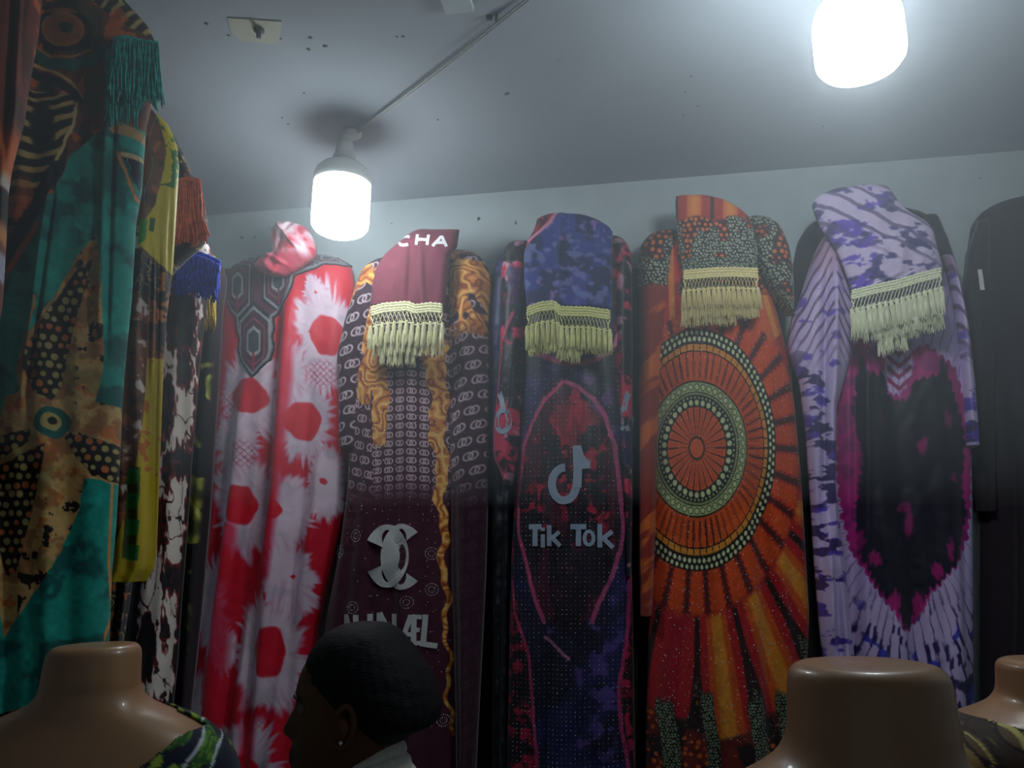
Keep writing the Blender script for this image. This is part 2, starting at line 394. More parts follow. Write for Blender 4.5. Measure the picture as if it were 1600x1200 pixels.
# ------------------------------------------------------------------ lamps
def lamp(px, py, dpx, label, anchor, big=False):
    """px,py: centre of the lit diffuser; dpx its width in the photograph, 0.14 m in the room"""
    d = rays(px, py); dist = 0.14*FPX/dpx; c = C0+d*dist
    root = empty('light_bulb', c, label, 'light bulb', 'hanging bulbs')
    R = .07
    if big: dp = [(.004, -.062), (.03, -.0615), (.05, -.059), (.062, -.053), (.069, -.043), (.0705, -.032), (.0705, .02), (.0695, .034), (.065, .05), (.056, .064), (.044, .074)]
    else: dp = [(.004, -.0725), (.03, -.072), (.05, -.069), (.062, -.062), (.069, -.052), (.0705, -.04), (.0705, .045), (.069, .058), (.064, .06)]
    hs_ = .68 if not big else .8; h0 = .0595 if not big else .073; hp = [(.066, 0), (.0715, 0), (.0715, .03), (.068, .048), (.058, .065), (.04, .078), (.026, .083), (.0225, .087), (.021, .105)] if not big else [(.043, 0), (.046, 0), (.046, .02), (.040, .035), (.026, .06), (.021, .1)]
    b = MB(); b.lathe(dp, c, 48); b.build('diffuser', M_GLOW2 if big else M_GLOW, root)
    b = MB(); b.lathe([(r_, h0+z_*hs_) for r_, z_ in hp], c, 48); b.build('housing', M_HOUS, root)
    s0 = h0+.098*hs_; b = MB(); b.lathe([(r_*.95, s0+(z_-.158)*.72) for r_, z_ in [(.016, .158), (.0275, .16), (.030, .166), (.030, .171), (.0265, .175), (.024, .19), (.0225, .212), (.0235, .214), (.0235, .218), (.021, .22), (.02, .245), (.014, .250), (.006, .252)]], c, 32)
    b.build('socket', M_SOCK, root)
    top = c+np.array([0, 0, s0+.066]); an = np.array([top[0]+anchor[0], top[1]+anchor[1], CEIL-.003])
    pts = [top+(an-top)*t+np.array([.006*math.sin(t*7), 0, 0]) for t in np.linspace(0, 1, 12)]
    b = MB(); b.tube(pts, .0028, 8); b.tube([p+np.array([.004*math.cos(9*i), .004*math.sin(9*i), 0]) for i, p in enumerate(pts)], .002, 6)
    b.build('flex_cord', M_SOCK, root)
    b = MB(); b.lathe([(.024, 0), (.024, -.006), (.018, -.013), (.006, -.015)], an, 24); b.build('ceiling_rose', M_SOCK, root)
    return an
an1 = lamp(533, 323, 88, 'lit white bulb with grey housing hanging above the red and white tie-dye dress', (0.015, 0.01))
an2 = lamp(1341, 58, 131, 'larger-looking lit white bulb at the top edge on the right', (0.0, 0.0), True)
far = ceilp(860, -36)
pts = [an1+(far-an1)*t+np.array([0, 0, -.007-.006*math.sin(PI*t)**2]) for t in np.linspace(0, 1, 24)]
b = MB(); b.tube(pts, .0024, 8); b.tube([p+np.array([.005, .0015, -.001]) for p in pts], .002, 6)
cbl = b.build('ceiling_cable', M_CABLE); tag(cbl, 'thin grey twin cable running along the ceiling to the left bulb', 'cable')
c = ceilp(765, 24); b = MB(); b.box(c-np.array([0, 0, .005]), (.006, .003, .005), AX); b.lathe([(.003, 0), (.003, -.014), (.002, -.016)], c+UU*.014, 10); b.build('cable_clip', M_BLACKP, cbl, False)
# ------------------------------------------------------------------ fringes
def tassel_mesh(sd, mt, n=16, spread=.13):
    r = random.Random(sd); b = MB()
    b.lathe([(.01, .03), (.06, .02), (.075, -.02), (.06, -.07), (.05, -.09)], (0, 0, 0), 8)
    b.lathe([(.05, -.08), (.07, -.12), (.085, -.5), (.06, -.86)], (0, 0, 0), 8)
    for i in range(n):
        a = 2*PI*i/n; q = r.uniform(.7, 1.2); x = math.cos(a); y = math.sin(a)
        L = r.uniform(.88, 1.04)
        pts = [(x*.045, y*.045, -.06), (x*.085, y*.085, -.22), (x*spread*q*.8, y*spread*q*.8, -.6), (x*spread*q+r.uniform(-.03, .03), y*spread*q, -L)]
        b.tube(pts, .022, 3, False, .012)
    me = bpy.data.meshes.new('tassel'); me.from_pydata(b.v, [], b.f); me.update(); me.materials.append(mt)
    me.polygons.foreach_set('use_smooth', np.full(len(me.polygons), True, bool)); return me
TM = {}
def fringe(parent, plane, path, drop, n, mt, rows=2, shift=.4, bandh=17, rowtab=None, off=0.0, fine=1.0):
    """crocheted heading with a zigzag lattice, then rows of separate tassels; path and drop in photograph pixels on the plane"""
    P = np.asarray(path, float); d = np.r_[0, np.cumsum(np.hypot(*np.diff(P, axis=0).T))]
    def pt(t, dn=0, o=0.0):
        x = np.interp(t*d[-1], d, P[:, 0]); y = np.interp(t*d[-1], d, P[:, 1])
        return plane.at(np.array([x]), np.array([y+dn]))[0]+plane.n*(o+off)
    k = np.linalg.norm(plane.at(P[0:1, 0], P[0:1, 1])[0]-plane.at(P[0:1, 0], P[0:1, 1]+10)[0])/10   # metres per pixel
    N = int(d[-1]/5)
    fb = MB()
    for j, dn in enumerate((0, 4.2, 8.4, 12)):
        fb.tube([pt(t, dn+1.0*math.sin(i*2.4+j), .0035+.001*math.cos(i*2.4)) for i, t in enumerate(np.linspace(0, 1, N*2))], 2.3*k, 6)
    band = fb.build('fringe_band', mt, parent)
    z = MB(); M_ = int(n*1.5); ym = 14; yb = 31
    for sgn in (0, 1):
        z.tube([pt(i/M_, ym if (i+sgn) % 2 else yb, .003+.001*sgn) for i in range(M_+1)], 1.35*k, 5)
    z.tube([pt(t, yb, .004) for t in np.linspace(0, 1, N)], 1.3*k, 5)
    z.build('lattice', mt, band)
    key = mt.name+str(fine)
    if key not in TM: TM[key] = [tassel_mesh(i+11, mt, 16, .095*fine) for i in range(4)]
    for r_ in range(rows):
        for i in range(n+1):
            t = (i+ (.5 if r_ % 2 else 0))/n
            if t > 1: continue
            dr = drop*(1+.05*random.uniform(-1, 1))
            if rowtab and rowtab(t, r_) is None: continue
            ex = rowtab(t, r_) if rowtab else r_*drop*shift
            o = bpy.data.objects.new('tassel', random.choice(TM[key])); COL.objects.link(o); o.parent = band
            p = pt(t, yb-2+ex, .004 - .006*r_)
            b0 = Vector(p); q = band
            while q is not None: b0 -= Vector(q.location); q = q.parent
            o.location = b0
            s_ = dr*k; o.scale = (s_, s_, s_); o.rotation_euler = (random.uniform(-.06, .06), random.uniform(-.05, .05), random.uniform(0, 6))
    return band
def thread_fringe(parent, plane, path, drop, n, mt, name='thread_fringe', rad=.9, layers=3, curl=2.0, depthm=.012, ragged=.25, flare=0):
    """long loose yarn fringe: a bound heading and many hanging yarns"""
    P = np.asarray(path, float); d = np.r_[0, np.cumsum(np.hypot(*np.diff(P, axis=0).T))]
    k = np.linalg.norm(plane.at(P[0:1, 0], P[0:1, 1])[0]-plane.at(P[0:1, 0], P[0:1, 1]+10)[0])/10
    def pt(t, dx, dn, o=0):
        x = np.interp(t*d[-1], d, P[:, 0])+dx; y = np.interp(t*d[-1], d, P[:, 1])+dn
        return plane.at(np.array([x]), np.array([y]))[0]+plane.n*o
    fb = MB(); N = max(8, int(d[-1]/4))
    for dn in (-2, 2, 6): fb.tube([pt(t, 0, dn+.8*math.sin(i*2.3), .001) for i, t in enumerate(np.linspace(0, 1, N))], 2.5*k, 6)
    band = fb.build('fringe_band', mt, parent)
    y = MB(); r = random.Random(n)
    for L in range(layers):
        for i in range(n):
            t = (i+r.random())/n; Ld = drop*(1-ragged*r.random())*(1-.06*L); ph = r.random()*6; am = curl*r.random(); fl = (t-.5)*flare
            y.tube([pt(t, am*math.sin(ph+j*1.3)*(j/5)+fl*j/5, 5+Ld*j/5, (layers-L)*depthm/layers+.002*math.sin(ph*2+j)) for j in range(6)], rad*k*r.uniform(.7, 1.3), 4)
    o = y.build('yarn', mt, band); o['kind'] = 'stuff'
    return band
# ================================================================== PRINTS AND GARMENTS ON THE BACK WALL
def root_of(cl, name, label, cat, group=None):
    return empty(name, cl.base(), label, cat, group)
# ---- black robes behind
def P_black(a=(34, 33, 42), b=(26, 18, 24)):
    def f(X, Y):
        c = Cv(X, Y, a); c.over(b, ss(-.1, .9, fbm(X, Y, 120, 5, 2))); c.grain(9, .12, 4); return c.c
    return f
def robe(label, L, R, y0, w, seed, slv, colr=((34, 33, 42), (26, 18, 24)), y1=1400, T=.03):
    c = Cloth(back(w), L, R, y0, y1, T=T, topr=30, seed=seed, wave=.008, nf=4)
    r = root_of(c, 'black_robe', label, 'robe')
    c.mesh('body', P_black(*colr), M_CLOTH, 3, parent=r)
    for (l2, r2, a, b_) in slv:
        s = Cloth(back(w+.012), l2, r2, a, b_, T=T*1.1, topr=20, seed=seed+5, nf=1)
        s.mesh('sleeve', P_black(*colr), M_CLOTH, 3, parent=r)
    return r
robe('plain black robe with rounded shoulders showing behind the purple tie-dye dress',
     [(1330, 322), (1290, 336), (1262, 352), (1245, 380), (1236, 430), (1238, 600), (1240, 1400)],
     [(1390, 322), (1440, 330), (1466, 345), (1482, 372), (1488, 430), (1494, 560), (1496, 900), (1496, 1400)], 322, .004, 21,
     [([(1440, 336), (1440, 420), (1450, 800)], [(1462, 336), (1488, 400), (1494, 560), (1496, 800)], 336, 800)])
rb = robe('plain dark robe at the right edge of the photo with a small white tag',
     [(1600, 306), (1560, 316), (1532, 332), (1516, 355), (1510, 400), (1512, 500), (1530, 700), (1530, 1400)],
     [(1700, 306), (1740, 320), (1765, 350), (1775, 420), (1790, 800), (1800, 1400)], 306, .012, 33,
     [([(1526, 345), (1508, 400), (1503, 455), (1504, 480), (1512, 560), (1522, 800)], [(1545, 345), (1548, 500), (1552, 800)], 345, 800)],
     ((40, 38, 48), (34, 20, 30)))
b = MB(); c = at(1533, 437, back(.066)); b.box(c, (.005, .0008, .027), AX); b.build('size_tag', M_WHITEP, rb, False)
robe('plain black robe filling the gap between the maroon chain-print dress and the pink-lined navy dress',
     [(735, 430), (720, 470), (715, 800), (700, 1400)], [(775, 430), (800, 480), (815, 800), (818, 1400)], 430, .003, 41, [], ((24, 22, 28), (16, 10, 14)), T=.018)
robe('plain black robe in the dark gap left of the orange medallion dress',
     [(985, 420), (975, 470), (975, 800), (975, 1400)], [(1030, 420), (1060, 470), (1070, 800), (1075, 1400)], 420, .003, 43, [], ((34, 20, 18), (24, 12, 12)), T=.018)
# ---- 1 red and white tie-dye dress
RED = (225, 12, 48); PINKW = (232, 208, 226)
def burst(X, Y, cx, cy, wx, wy, rx, ry, sd, spk=.42, k=26):
    th = np.arctan2((Y-cy)/wy, (X-cx)/wx); r = er(X, Y, cx, cy, wx, wy)
    n = vn(th*k*.5/PI+50, r*1.1+sd, sd)*.35+vn(th*k*1.7/PI+90, r*2.1, sd+3)*.65; n0 = vn(th*3/PI+20, r*0+sd, sd+5)
    edge = 1.18-spk*(.5*n0+1.15*n)
    wm = 1-ss(edge-.20, edge+.12, r)
    cr = er(X, Y, cx, cy, rx, ry)*(1-.03*np.cos(th*6))*(1+.14*(n0-.5))
    core = 1-ss(.9, 1.06, cr)
    streak = ss(.52, .8, vn(th*k*1.6/PI+10, r*.8, sd+8))*ss(.35, .9, r)
    return wm, core, streak
def P_red(X, Y):
    c = Cv(X, Y, RED)
    wx_ = X+6*(fbm(X, Y, 30, 2)-.5); wy_ = Y+8*(fbm(X, Y, 30, 3)-.5)
    B = [(407, 628, 60, 92, 30, 28), (490, 665, 48, 78, 24, 30), (523, 532, 50, 100, 22, 30), (398, 792, 56, 92, 24, 30),
         (452, 800, 66, 80, 12, 16), (520, 755, 30, 70, 4, 6), (441, 1012, 62, 110, 22, 38), (350, 952, 40, 90, 4, 8), (385, 700, 46, 60, 4, 4),
         (306, 1120, 46, 100, 4, 4), (400, 1190, 66, 88, 24, 22), (372, 1010, 18, 50, 2, 2), (470, 900, 40, 70, 3, 3), (508, 468, 20, 34, 2, 2), (470, 590, 26, 70, 2, 2), (330, 1300, 60, 90, 20, 20), (460, 1330, 60, 90, 20, 20)]
    wm = np.zeros(len(X)); core = np.zeros(len(X)); st = np.zeros(len(X))
    for i, (cx, cy, wx, wy, rx, ry) in enumerate(B):
        a, b_, s_ = burst(wx_, wy_, cx, cy, wx, wy, rx, ry, i*7+1); wm = np.maximum(wm, a); core = np.maximum(core, b_); st = np.maximum(st, s_*a)
    # the plain red pleats
    pleat = line(X, Y, [(470, 470), (466, 600), (452, 760), (428, 960), (405, 1200)], 26, 14)*(1-ell(X, Y, 441, 1012, 50, 100, 20))*.9
    pleat = np.maximum(pleat, line(X, Y, [(382, 830), (368, 1000), (350, 1200)], 30, 16)*.85)
    wm = wm*(1-pleat)
    c.over((224, 120, 150), ss(.0, .35, wm)); c.over(PINKW, ss(.25, .8, wm)); c.over((205, 120, 160), st*.55)
    c.over((200, 185, 205), wm*ss(.55, .7, fbm(X, Y, 22, 9))*.6)
    hatch = ((np.abs(((X+Y*.9)/9) % 1-.5) > .40) | (np.abs(((X-Y*.9)/9) % 1-.5) > .40)).astype(float)
    for (hx, hy) in [(515, 590), (400, 715), (430, 1110), (372, 640)]: c.over((190, 50, 90), hatch*ell(X, Y, hx, hy, 22, 20, 14)*.7*wm)
    c.over((222, 12, 46), core); c.grain(60, .06, 3)
    # the shaded left side is painted dark red on the sleeve
    return c.c
dressA = Cloth(back(.045), [(452, 398), (400, 404), (366, 418), (352, 440), (350, 520), (340, 650), (330, 800), (312, 950), (292, 1110), (280, 1220), (262, 1400)],
               [(482, 398), (530, 404), (551, 418), (556, 450), (552, 520), (542, 600), (545, 720), (540, 800), (522, 880), (500, 980), (484, 1100), (470, 1200), (460, 1400)], 398, 1400,
               T=.075, topr=46, seed=1, wave=.010, nf=3.2,
               folds=[(472, 480, 425, 1200, 15, .024), (452, 500, 405, 1150, 10, -.018), (398, 640, 345, 1200, 13, .02), (376, 640, 325, 1200, 9, -.016), (512, 720, 472, 1150, 9, .014), (498, 600, 455, 1150, 8, -.014)])
rA = root_of(dressA, 'tie_dye_dress', 'red and white tie-dye dress with a grey hexagon embroidered yoke', 'dress', None)
dressA.mesh('body', P_red, M_SILK, parent=rA)
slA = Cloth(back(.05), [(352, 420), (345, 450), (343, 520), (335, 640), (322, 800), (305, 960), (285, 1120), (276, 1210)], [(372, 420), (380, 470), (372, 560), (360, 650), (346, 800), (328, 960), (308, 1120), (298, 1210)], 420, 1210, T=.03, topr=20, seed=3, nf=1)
slA.mesh('sleeve', lambda X, Y: Cv(X, Y, (120, 40, 62)).c*(.85+.3*fbm(X, Y, 30, 4))[:, None]+np.outer(ss(900, 1200, Y)*60, (1, .8, 1)), M_SILK, 2, parent=rA)  # fold shade at the dress's left side painted in as dark maroon
YOKE = [(357, 446), (352, 430), (366, 415), (400, 404), (440, 398), (482, 398), (530, 403), (552, 416), (545, 423), (520, 424), (508, 433), (492, 440), (480, 446), (478, 462), (472, 480), (460, 494), (452, 502), (446, 508), (447, 522), (444, 535), (446, 552), (441, 572), (416, 600), (393, 572), (389, 553), (391, 540), (386, 525), (384, 505), (374, 496), (365, 480), (362, 460)]
def hexr(X, Y, cx, cy, wd, ht):
    dx = np.abs(X-cx)/wd; dy = np.abs(Y-cy)/ht; return np.maximum(dx, dy*.5*1.0+dx*.5) if False else np.maximum(dx, dy*.72+dx*.38)
def P_yoke(X, Y):
    c = Cv(X, Y, (84, 40, 62))
    g = ((np.floor(X/2.4)+np.floor(Y/2.4)) % 2); c.over((140, 80, 100), g*.4)
    edge = 1-inpoly(X, Y, np.asarray(YOKE)*1.0, 1); 
    for (cx, cy, wd, ht) in [(388, 458, 25, 40), (454, 450, 25, 38), (417, 545, 27, 44), (488, 418, 22, 13), (520, 411, 22, 10), (405, 414, 22, 10)]:
        r = hexr(X, Y, cx, cy, wd, ht)
        c.over((62, 58, 66), (r < 1.0)*1.0)
        for a, b_, cc in [(.9, 1.0, (38, 38, 44)), (.8, .89, (150, 150, 156)), (.66, .76, (80, 34, 54)), (.56, .62, (150, 60, 84)), (.42, .5, (84, 36, 56)), (.3, .4, (160, 162, 166)), (.0, .28, (66, 72, 80))]:
            c.over(cc, ((r >= a) & (r < b_))*1.0)
        c.over((150, 40, 66), ((np.abs(X-cx) < 1.6) & (Y > cy+ht*.35) & (Y < cy+ht*.95))*1.0)
    d = np.full(X.shape, 1e9)
    for i in range(len(YOKE)): d = np.minimum(d, seg(X, Y, *YOKE[i], *YOKE[(i+1) % len(YOKE)]))
    c.over((40, 40, 46), 1-ss(2, 3.5, d)); c.over((140, 142, 148), (1-ss(1, 2, np.abs(d-4.6))))
    return c.c
dressA.patch('embroidered_yoke', YOKE, .004, P_yoke, M_CLOTH, rA, 1.2)
# knotted scarf on its neck
def P_knot(X, Y):
    c = Cv(X, Y, (232, 150, 166)); n = fbm(X*1.6, Y, 22, 12); c.over((236, 212, 222), ss(.42, .54, n)); c.over((215, 50, 80), np.maximum(1-ss(.30, .38, n), ss(400, 412, Y)*.7)); return c.c
kn = Cloth(back(.135), [(440, 350), (426, 358), (423, 385), (434, 398), (400, 410), (397, 420), (412, 430), (440, 433)], [(456, 350), (484, 358), (494, 378), (497, 398), (487, 408), (470, 420), (448, 433), (442, 433)], 350, 433, T=.055, topr=18, wrin=.02, rnd=2, seed=8, wave=0,
           folds=[(440, 352, 480, 400, 4, .02), (470, 352, 440, 400, 4, -.018), (420, 400, 470, 430, 5, .02)])
o = kn.mesh('knotted_scarf', P_knot, M_SILK, 1.5)
tag(o, 'bunched pink and white scarf knotted on the neck of the red tie-dye dress', 'scarf')
# ---- 2 maroon chain-print dress
MAR = (70, 24, 44)
def links(X, Y, sx, sy, R, gap, th, stag=0, bend=0.0, x0=0, y0=0):
    Yb = Y-y0+bend*(X-x0)**2
    j = np.floor(Yb/sy); xs = (X-x0)/sx+np.mod(j, 2)*stag; i = np.floor(xs)
    dx = (xs-i-.5)*sx; dy = (Yb/sy-j-.5)*sy
    a = np.abs(np.hypot((dx+gap), dy*1.0)-R); b_ = np.abs(np.hypot((dx-gap), dy*1.0)-R)
    d = np.minimum(a, b_); return 1-ss(th/2-.3, th/2+.7, d)
def curls(X, Y, sd):
    n = fbm(X*1.3, Y*.8, 20, sd, 3); return n
GOLDP = (222, 140, 45)
def goldify(c, X, Y, m, sd):
    n = np.sin(fbm(X, Y, 22, sd, 2)*26); c.over((216, 134, 54), m); c.over((246, 192, 104), m*ss(.2, .9, n)); c.over((150, 70, 36), m*ss(.6, 1, -n))
def P_chainbody(X, Y):
    c = Cv(X, Y, MAR)
    fade = (1-ss(740, 800, Y))
    pan = inpoly(X, Y, [(600, 560), (690, 545), (696, 640), (700, 790), (596, 790), (590, 640)], 2)
    lk1 = links(X, Y, 18, 13.2, 3.9, 2.3, 1.5, 0, -.0015, 645, 4)
    lk2 = links(X+.12*Y, Y-.25*X, 23, 21, 5.2, 3.0, 2.0, .5)
    c.over((205, 178, 190), lk1*pan*fade); c.over((205, 175, 186), lk2*(1-pan)*fade*(1-ss(690, 720, X)*.15))
    c.over((120, 80, 100), links(X, Y, 24, 26, 7, 4, 1.6, .5)*(1-fade)*(1-ss(850, 890, Y))*(1-ss(560, 590, X))*.5)
    wob = 8*np.sin(Y/16)+5*np.sin(Y/7)
    g1 = line(X+wob*.6, Y, [(572, 425), (578, 480), (585, 560), (577, 600), (588, 628)], 22, 3)*inpoly(X, Y, [(555, 420), (610, 420), (605, 640), (560, 640)], 2)
    g2 = np.clip(1-ss(0, 1, (np.abs(X-(602+.06*(Y-600))-wob*.35)-(13-.05*np.abs(Y-590)))/3), 0, 1)*ss(545, 560, Y)*(1-ss(695, 705, Y))
    g3 = 1-ss(0, 1, (np.abs(X-(688+.035*(Y-560))-wob*.45)-np.interp(Y, [540, 600, 700, 800, 960, 1000, 1150], [16, 12, 9, 5, 2.5, 1.5, 1.2]))/2.5)
    g3 = g3*ss(530, 545, Y)*(1-ss(1140, 1150, Y))
    m = np.clip(np.maximum(np.maximum(g1, g2), g3), 0, 1); goldify(c, X, Y, m, 31)
    return c.c
def P_chainslv(gx0, gy0, gy1):
    def f(X, Y):
        c = Cv(X, Y, (58, 26, 44)); fade = (1-ss(720, 800, Y)*.9)
        c.over((196, 176, 188), links(X+.2*Y, Y+.35*X, 25, 23, 5.6, 3.2, 2.0, .5)*fade)
        n = fbm(X, Y, 34, 77, 3); m = ss(.50, .54, n)*ss(gy0-10, gy0+10, Y)*(1-ss(gy1-20, gy1+10, Y)); goldify(c, X, Y, m, 51); return c.c
    return f
dressB = Cloth(back(.075), [(620, 398), (600, 405), (575, 425), (556, 465), (545, 520), (548, 640), (545, 760), (532, 860), (512, 960), (498, 1100), (488, 1230), (480, 1400)],
               [(690, 398), (702, 420), (708, 460), (712, 600), (714, 760), (716, 900), (722, 1000), (724, 1150), (726, 1400)], 398, 1400, T=.06, topr=40, seed=2, wave=.008, nf=2.6,
               folds=[(700, 560, 718, 1200, 8, -.01), (560, 560, 520, 1200, 12, .012)])
rB = root_of(dressB, 'chain_print_dress', 'maroon dress printed with linked rings and gold scrolls, silver lettering near the hem', 'dress')
dressB.mesh('body', P_chainbody, M_CLOTH, 1.05, parent=rB)
s1 = Cloth(back(.085), [(604, 404), (580, 415), (566, 430), (552, 470), (540, 510), (529, 560), (533, 600), (536, 700)], [(612, 404), (606, 430), (600, 470), (590, 520), (576, 570), (568, 620), (562, 700)], 404, 700, T=.052, topr=30, seed=4, nf=1)
s1.mesh('sleeve', P_chainslv(0, 400, 480), M_CLOTH, 1.15, parent=rB)
s2 = Cloth(back(.055), [(694, 394), (700, 410), (702, 500), (704, 700), (706, 900), (712, 1060), (716, 1200)], [(715, 394), (748, 398), (764, 416), (768, 450), (764, 500), (765, 600), (764, 750), (760, 900), (752, 1060), (745, 1200)], 394, 1200, T=.065, topr=30, seed=6, nf=1.4,
           folds=[(735, 500, 735, 1100, 8, .01)])
s2.mesh('sleeve', P_chainslv(0, 395, 535), M_CLOTH, 1.15, parent=rB)
# silver mark: two interlocked open rings, and letters
def arc(cx, cy, rx, ry, a0, a1, n=28): return [(cx+rx*math.cos(math.radians(a0+(a1-a0)*i/n)), cy+ry*math.sin(math.radians(a0+(a1-a0)*i/n))) for i in range(n+1)]
def annular(mbname, cl, cx, cy, rx, ry, wd_side, wd_end, a0, a1, parent, off):
    b = MB(); n = 40; inn = []; out = []
    for i in range(n+1):
        a = math.radians(a0+(a1-a0)*i/n); w_ = wd_end+(wd_side-wd_end)*abs(math.cos(a))**1.5
        out.append((cx+rx*math.cos(a), cy+ry*math.sin(a))); inn.append((cx+(rx-w_)*math.cos(a), cy+(ry-w_*.8)*math.sin(a)))
    O = np.array(out); I = np.array(inn)
    vs = np.concatenate([cl.S(O[:, 0], O[:, 1], off), cl.S(I[:, 0], I[:, 1], off), cl.S(O[:, 0], O[:, 1], -.002), cl.S(I[:, 0], I[:, 1], -.002)]); N = n+1
    fs = []
    for k in range(n): fs += [(k, k+1, N+k+1, N+k), (k, 2*N+k, 2*N+k+1, k+1), (N+k, N+k+1, 3*N+k+1, 3*N+k)]
    fs += [(0, N, 3*N, 2*N), (n, 2*N+n, 3*N+n, N+n)]
    b.add(vs, fs); return b.build(mbname, M_GLIT, parent, False)
annular('silver_emblem', dressB, 640, 870, 33, 50, 31, 9, 48, 312, rB, .0035)
annular('silver_emblem', dressB, 617, 869, 34, 48, 31, 10, -150, 150, rB, .0048)
LET = {'I': [[(.5, 0), (.5, 1)]], 'C': [arc(0.5, .5, .42, .46, 50, 310, 14)], 'H': [[(.12, 0), (.12, 1)], [(.88, 0), (.88, 1)], [(.12, .5), (.88, .5)]], 'N': [[(.12, 1), (.12, 0)], [(.12, 0), (.88, 1)], [(.88, 1), (.88, 0)]],
       'A': [[(.02, 1), (.5, 0)], [(.5, 0), (.98, 1)], [(.2, .64), (.8, .64)]], 'E': [[(.1, 0), (.1, 1)], [(.1, .06), (.95, .06)], [(.1, .5), (.8, .5)], [(.1, .94), (.95, .94)]], 'L': [[(.12, 0), (.12, 1)], [(.12, .93), (1, .93)]],
       'T': [[(.5, .05), (.5, 1)], [(0, .08), (1, .08)]], 'i': [[(.5, .34), (.5, 1)], [(.5, 0), (.5, .17)]], 'k': [[(.15, 0), (.15, 1)], [(.9, .32), (.2, .68)], [(.35, .6), (.95, 1)]],
       'o': [arc(.5, .66, .38, .32, 0, 360, 16)], 'Æ': [[(.02, 1), (.5, 0)], [(.62, 0), (.62, 1)], [(.5, .05), (1, .05)], [(.62, .5), (.9, .5)], [(.62, .95), (1, .95)], [(.16, .66), (.62, .66)]]}
def letter(cl, ch, x, y, wd, ht, th, mt, parent, sl=0.0, off=.003, dy=0.0, name='letter'):
    paths = [[(x+px*wd+sl*(py-.5)*ht, y+py*ht+dy*px) for px, py in p] for p in LET[ch]]
    return cl.ribbon(name, paths, th, off, mt, parent)
letter(dressB, 'N', 551, 958, 23, 46, 7, M_GLIT, rB)
letter(dressB, 'I', 583, 957, 14, 48, 8, M_GLIT, rB)
letter(dressB, 'N', 601, 955, 31, 46, 8, M_GLIT, rB, 0, .003, 2)
letter(dressB, 'Æ', 641, 957, 27, 44, 6.5, M_GLIT, rB, 0, .003, 3)
letter(dressB, 'L', 669, 958, 23, 48, 8, M_GLIT, rB, -.08, .003, 4)
b_ = []
for _ in range(240):
    a = random.uniform(52, 308); r_ = random.uniform(.45, .93); b_.append((640+33*r_*math.cos(math.radians(a)), 870+50*(.82+.13*random.random())*math.sin(math.radians(a)))) if abs(math.cos(math.radians(a))) < .6 else b_.append((617+random.uniform(4, 30), 869+random.uniform(-30, 30)))
dressB.studs('glitter', [(x, y) for x, y in b_], .0007, rB).location += Vector(NN*.0042)
ps = []
for (cx, cy) in [(565, 947), (682, 865), (682, 920), (648, 939), (699, 1121), (536, 862), (568, 838)]:
    for r_, n_ in ((9, 20), (4.5, 10)): ps += [(cx+r_*math.cos(2*PI*i/n_), cy+r_*math.sin(2*PI*i/n_)) for i in range(n_)]
ps += [(random.uniform(540, 715), random.uniform(560, 830)) for _ in range(170)]+[(random.uniform(550, 710), random.uniform(830, 1160)) for _ in range(90)]
for xs, ys in (((560, 590), (420, 640)), ((598, 615), (560, 760)), ((680, 705), (540, 820))): ps += [(random.uniform(*xs), random.uniform(*ys)) for _ in range(110)]
dressB.studs('rhinestones', ps, [random.uniform(.0009, .0017) for _ in ps], rB)
s2.studs('rhinestones', [(random.uniform(708, 762), random.uniform(400, 560)) for _ in range(90)], .0011, rB)
# maroon headscarf folded over its neck
def P_mar(X, Y):
    c = Cv(X, Y, (124, 50, 70)); c.over((104, 42, 62), ss(.5, .6, fbm(X*2.5, Y*.6, 50, 5, 2))*.4); c.over((98, 32, 54), inpoly(X, Y, [(625, 388), (655, 358), (722, 362), (716, 400), (700, 382), (640, 378)], 3)*.7); c.grain(5, .05, 2); return c.c
scB = Cloth(back(.152), [(655, 359), (640, 366), (626, 378), (608, 392), (598, 402), (588, 420), (581, 450), (579, 478)], [(718, 359), (716, 375), (714, 392), (703, 396), (700, 430), (697, 460), (694, 480)], 359, 478, T=.022, topr=16, seed=5, rnd=5, wrin=.006, folds=[(645, 400, 640, 475, 4, -.008), (662, 400, 665, 475, 4, .006)])
rSB = root_of(scB, 'headscarf', 'plain maroon headscarf with white capitals and cream tassels', 'scarf', None)
scB.mesh('folded_cloth', P_mar, M_CLOTH, 1.5, parent=rSB)
letter(scB, 'C', 625, 373, 23, 16, 4.6, M_WHITEP, rSB, -.2, .002)
letter(scB, 'H', 653, 372, 22, 16, 4.6, M_WHITEP, rSB, -.15, .002)
letter(scB, 'A', 681, 374, 22, 16, 4.6, M_WHITEP, rSB, -.2, .002)
fringe(rSB, back(.182), [(580, 482), (600, 476), (637, 473), (650, 478), (672, 475), (692, 477)], 36, 12, M_GOLD, 3,
       rowtab=lambda t, r: (0 if r == 0 else 14 if r == 1 else (22+8*math.sin(3*t) if .12 < t < .66 else None)))
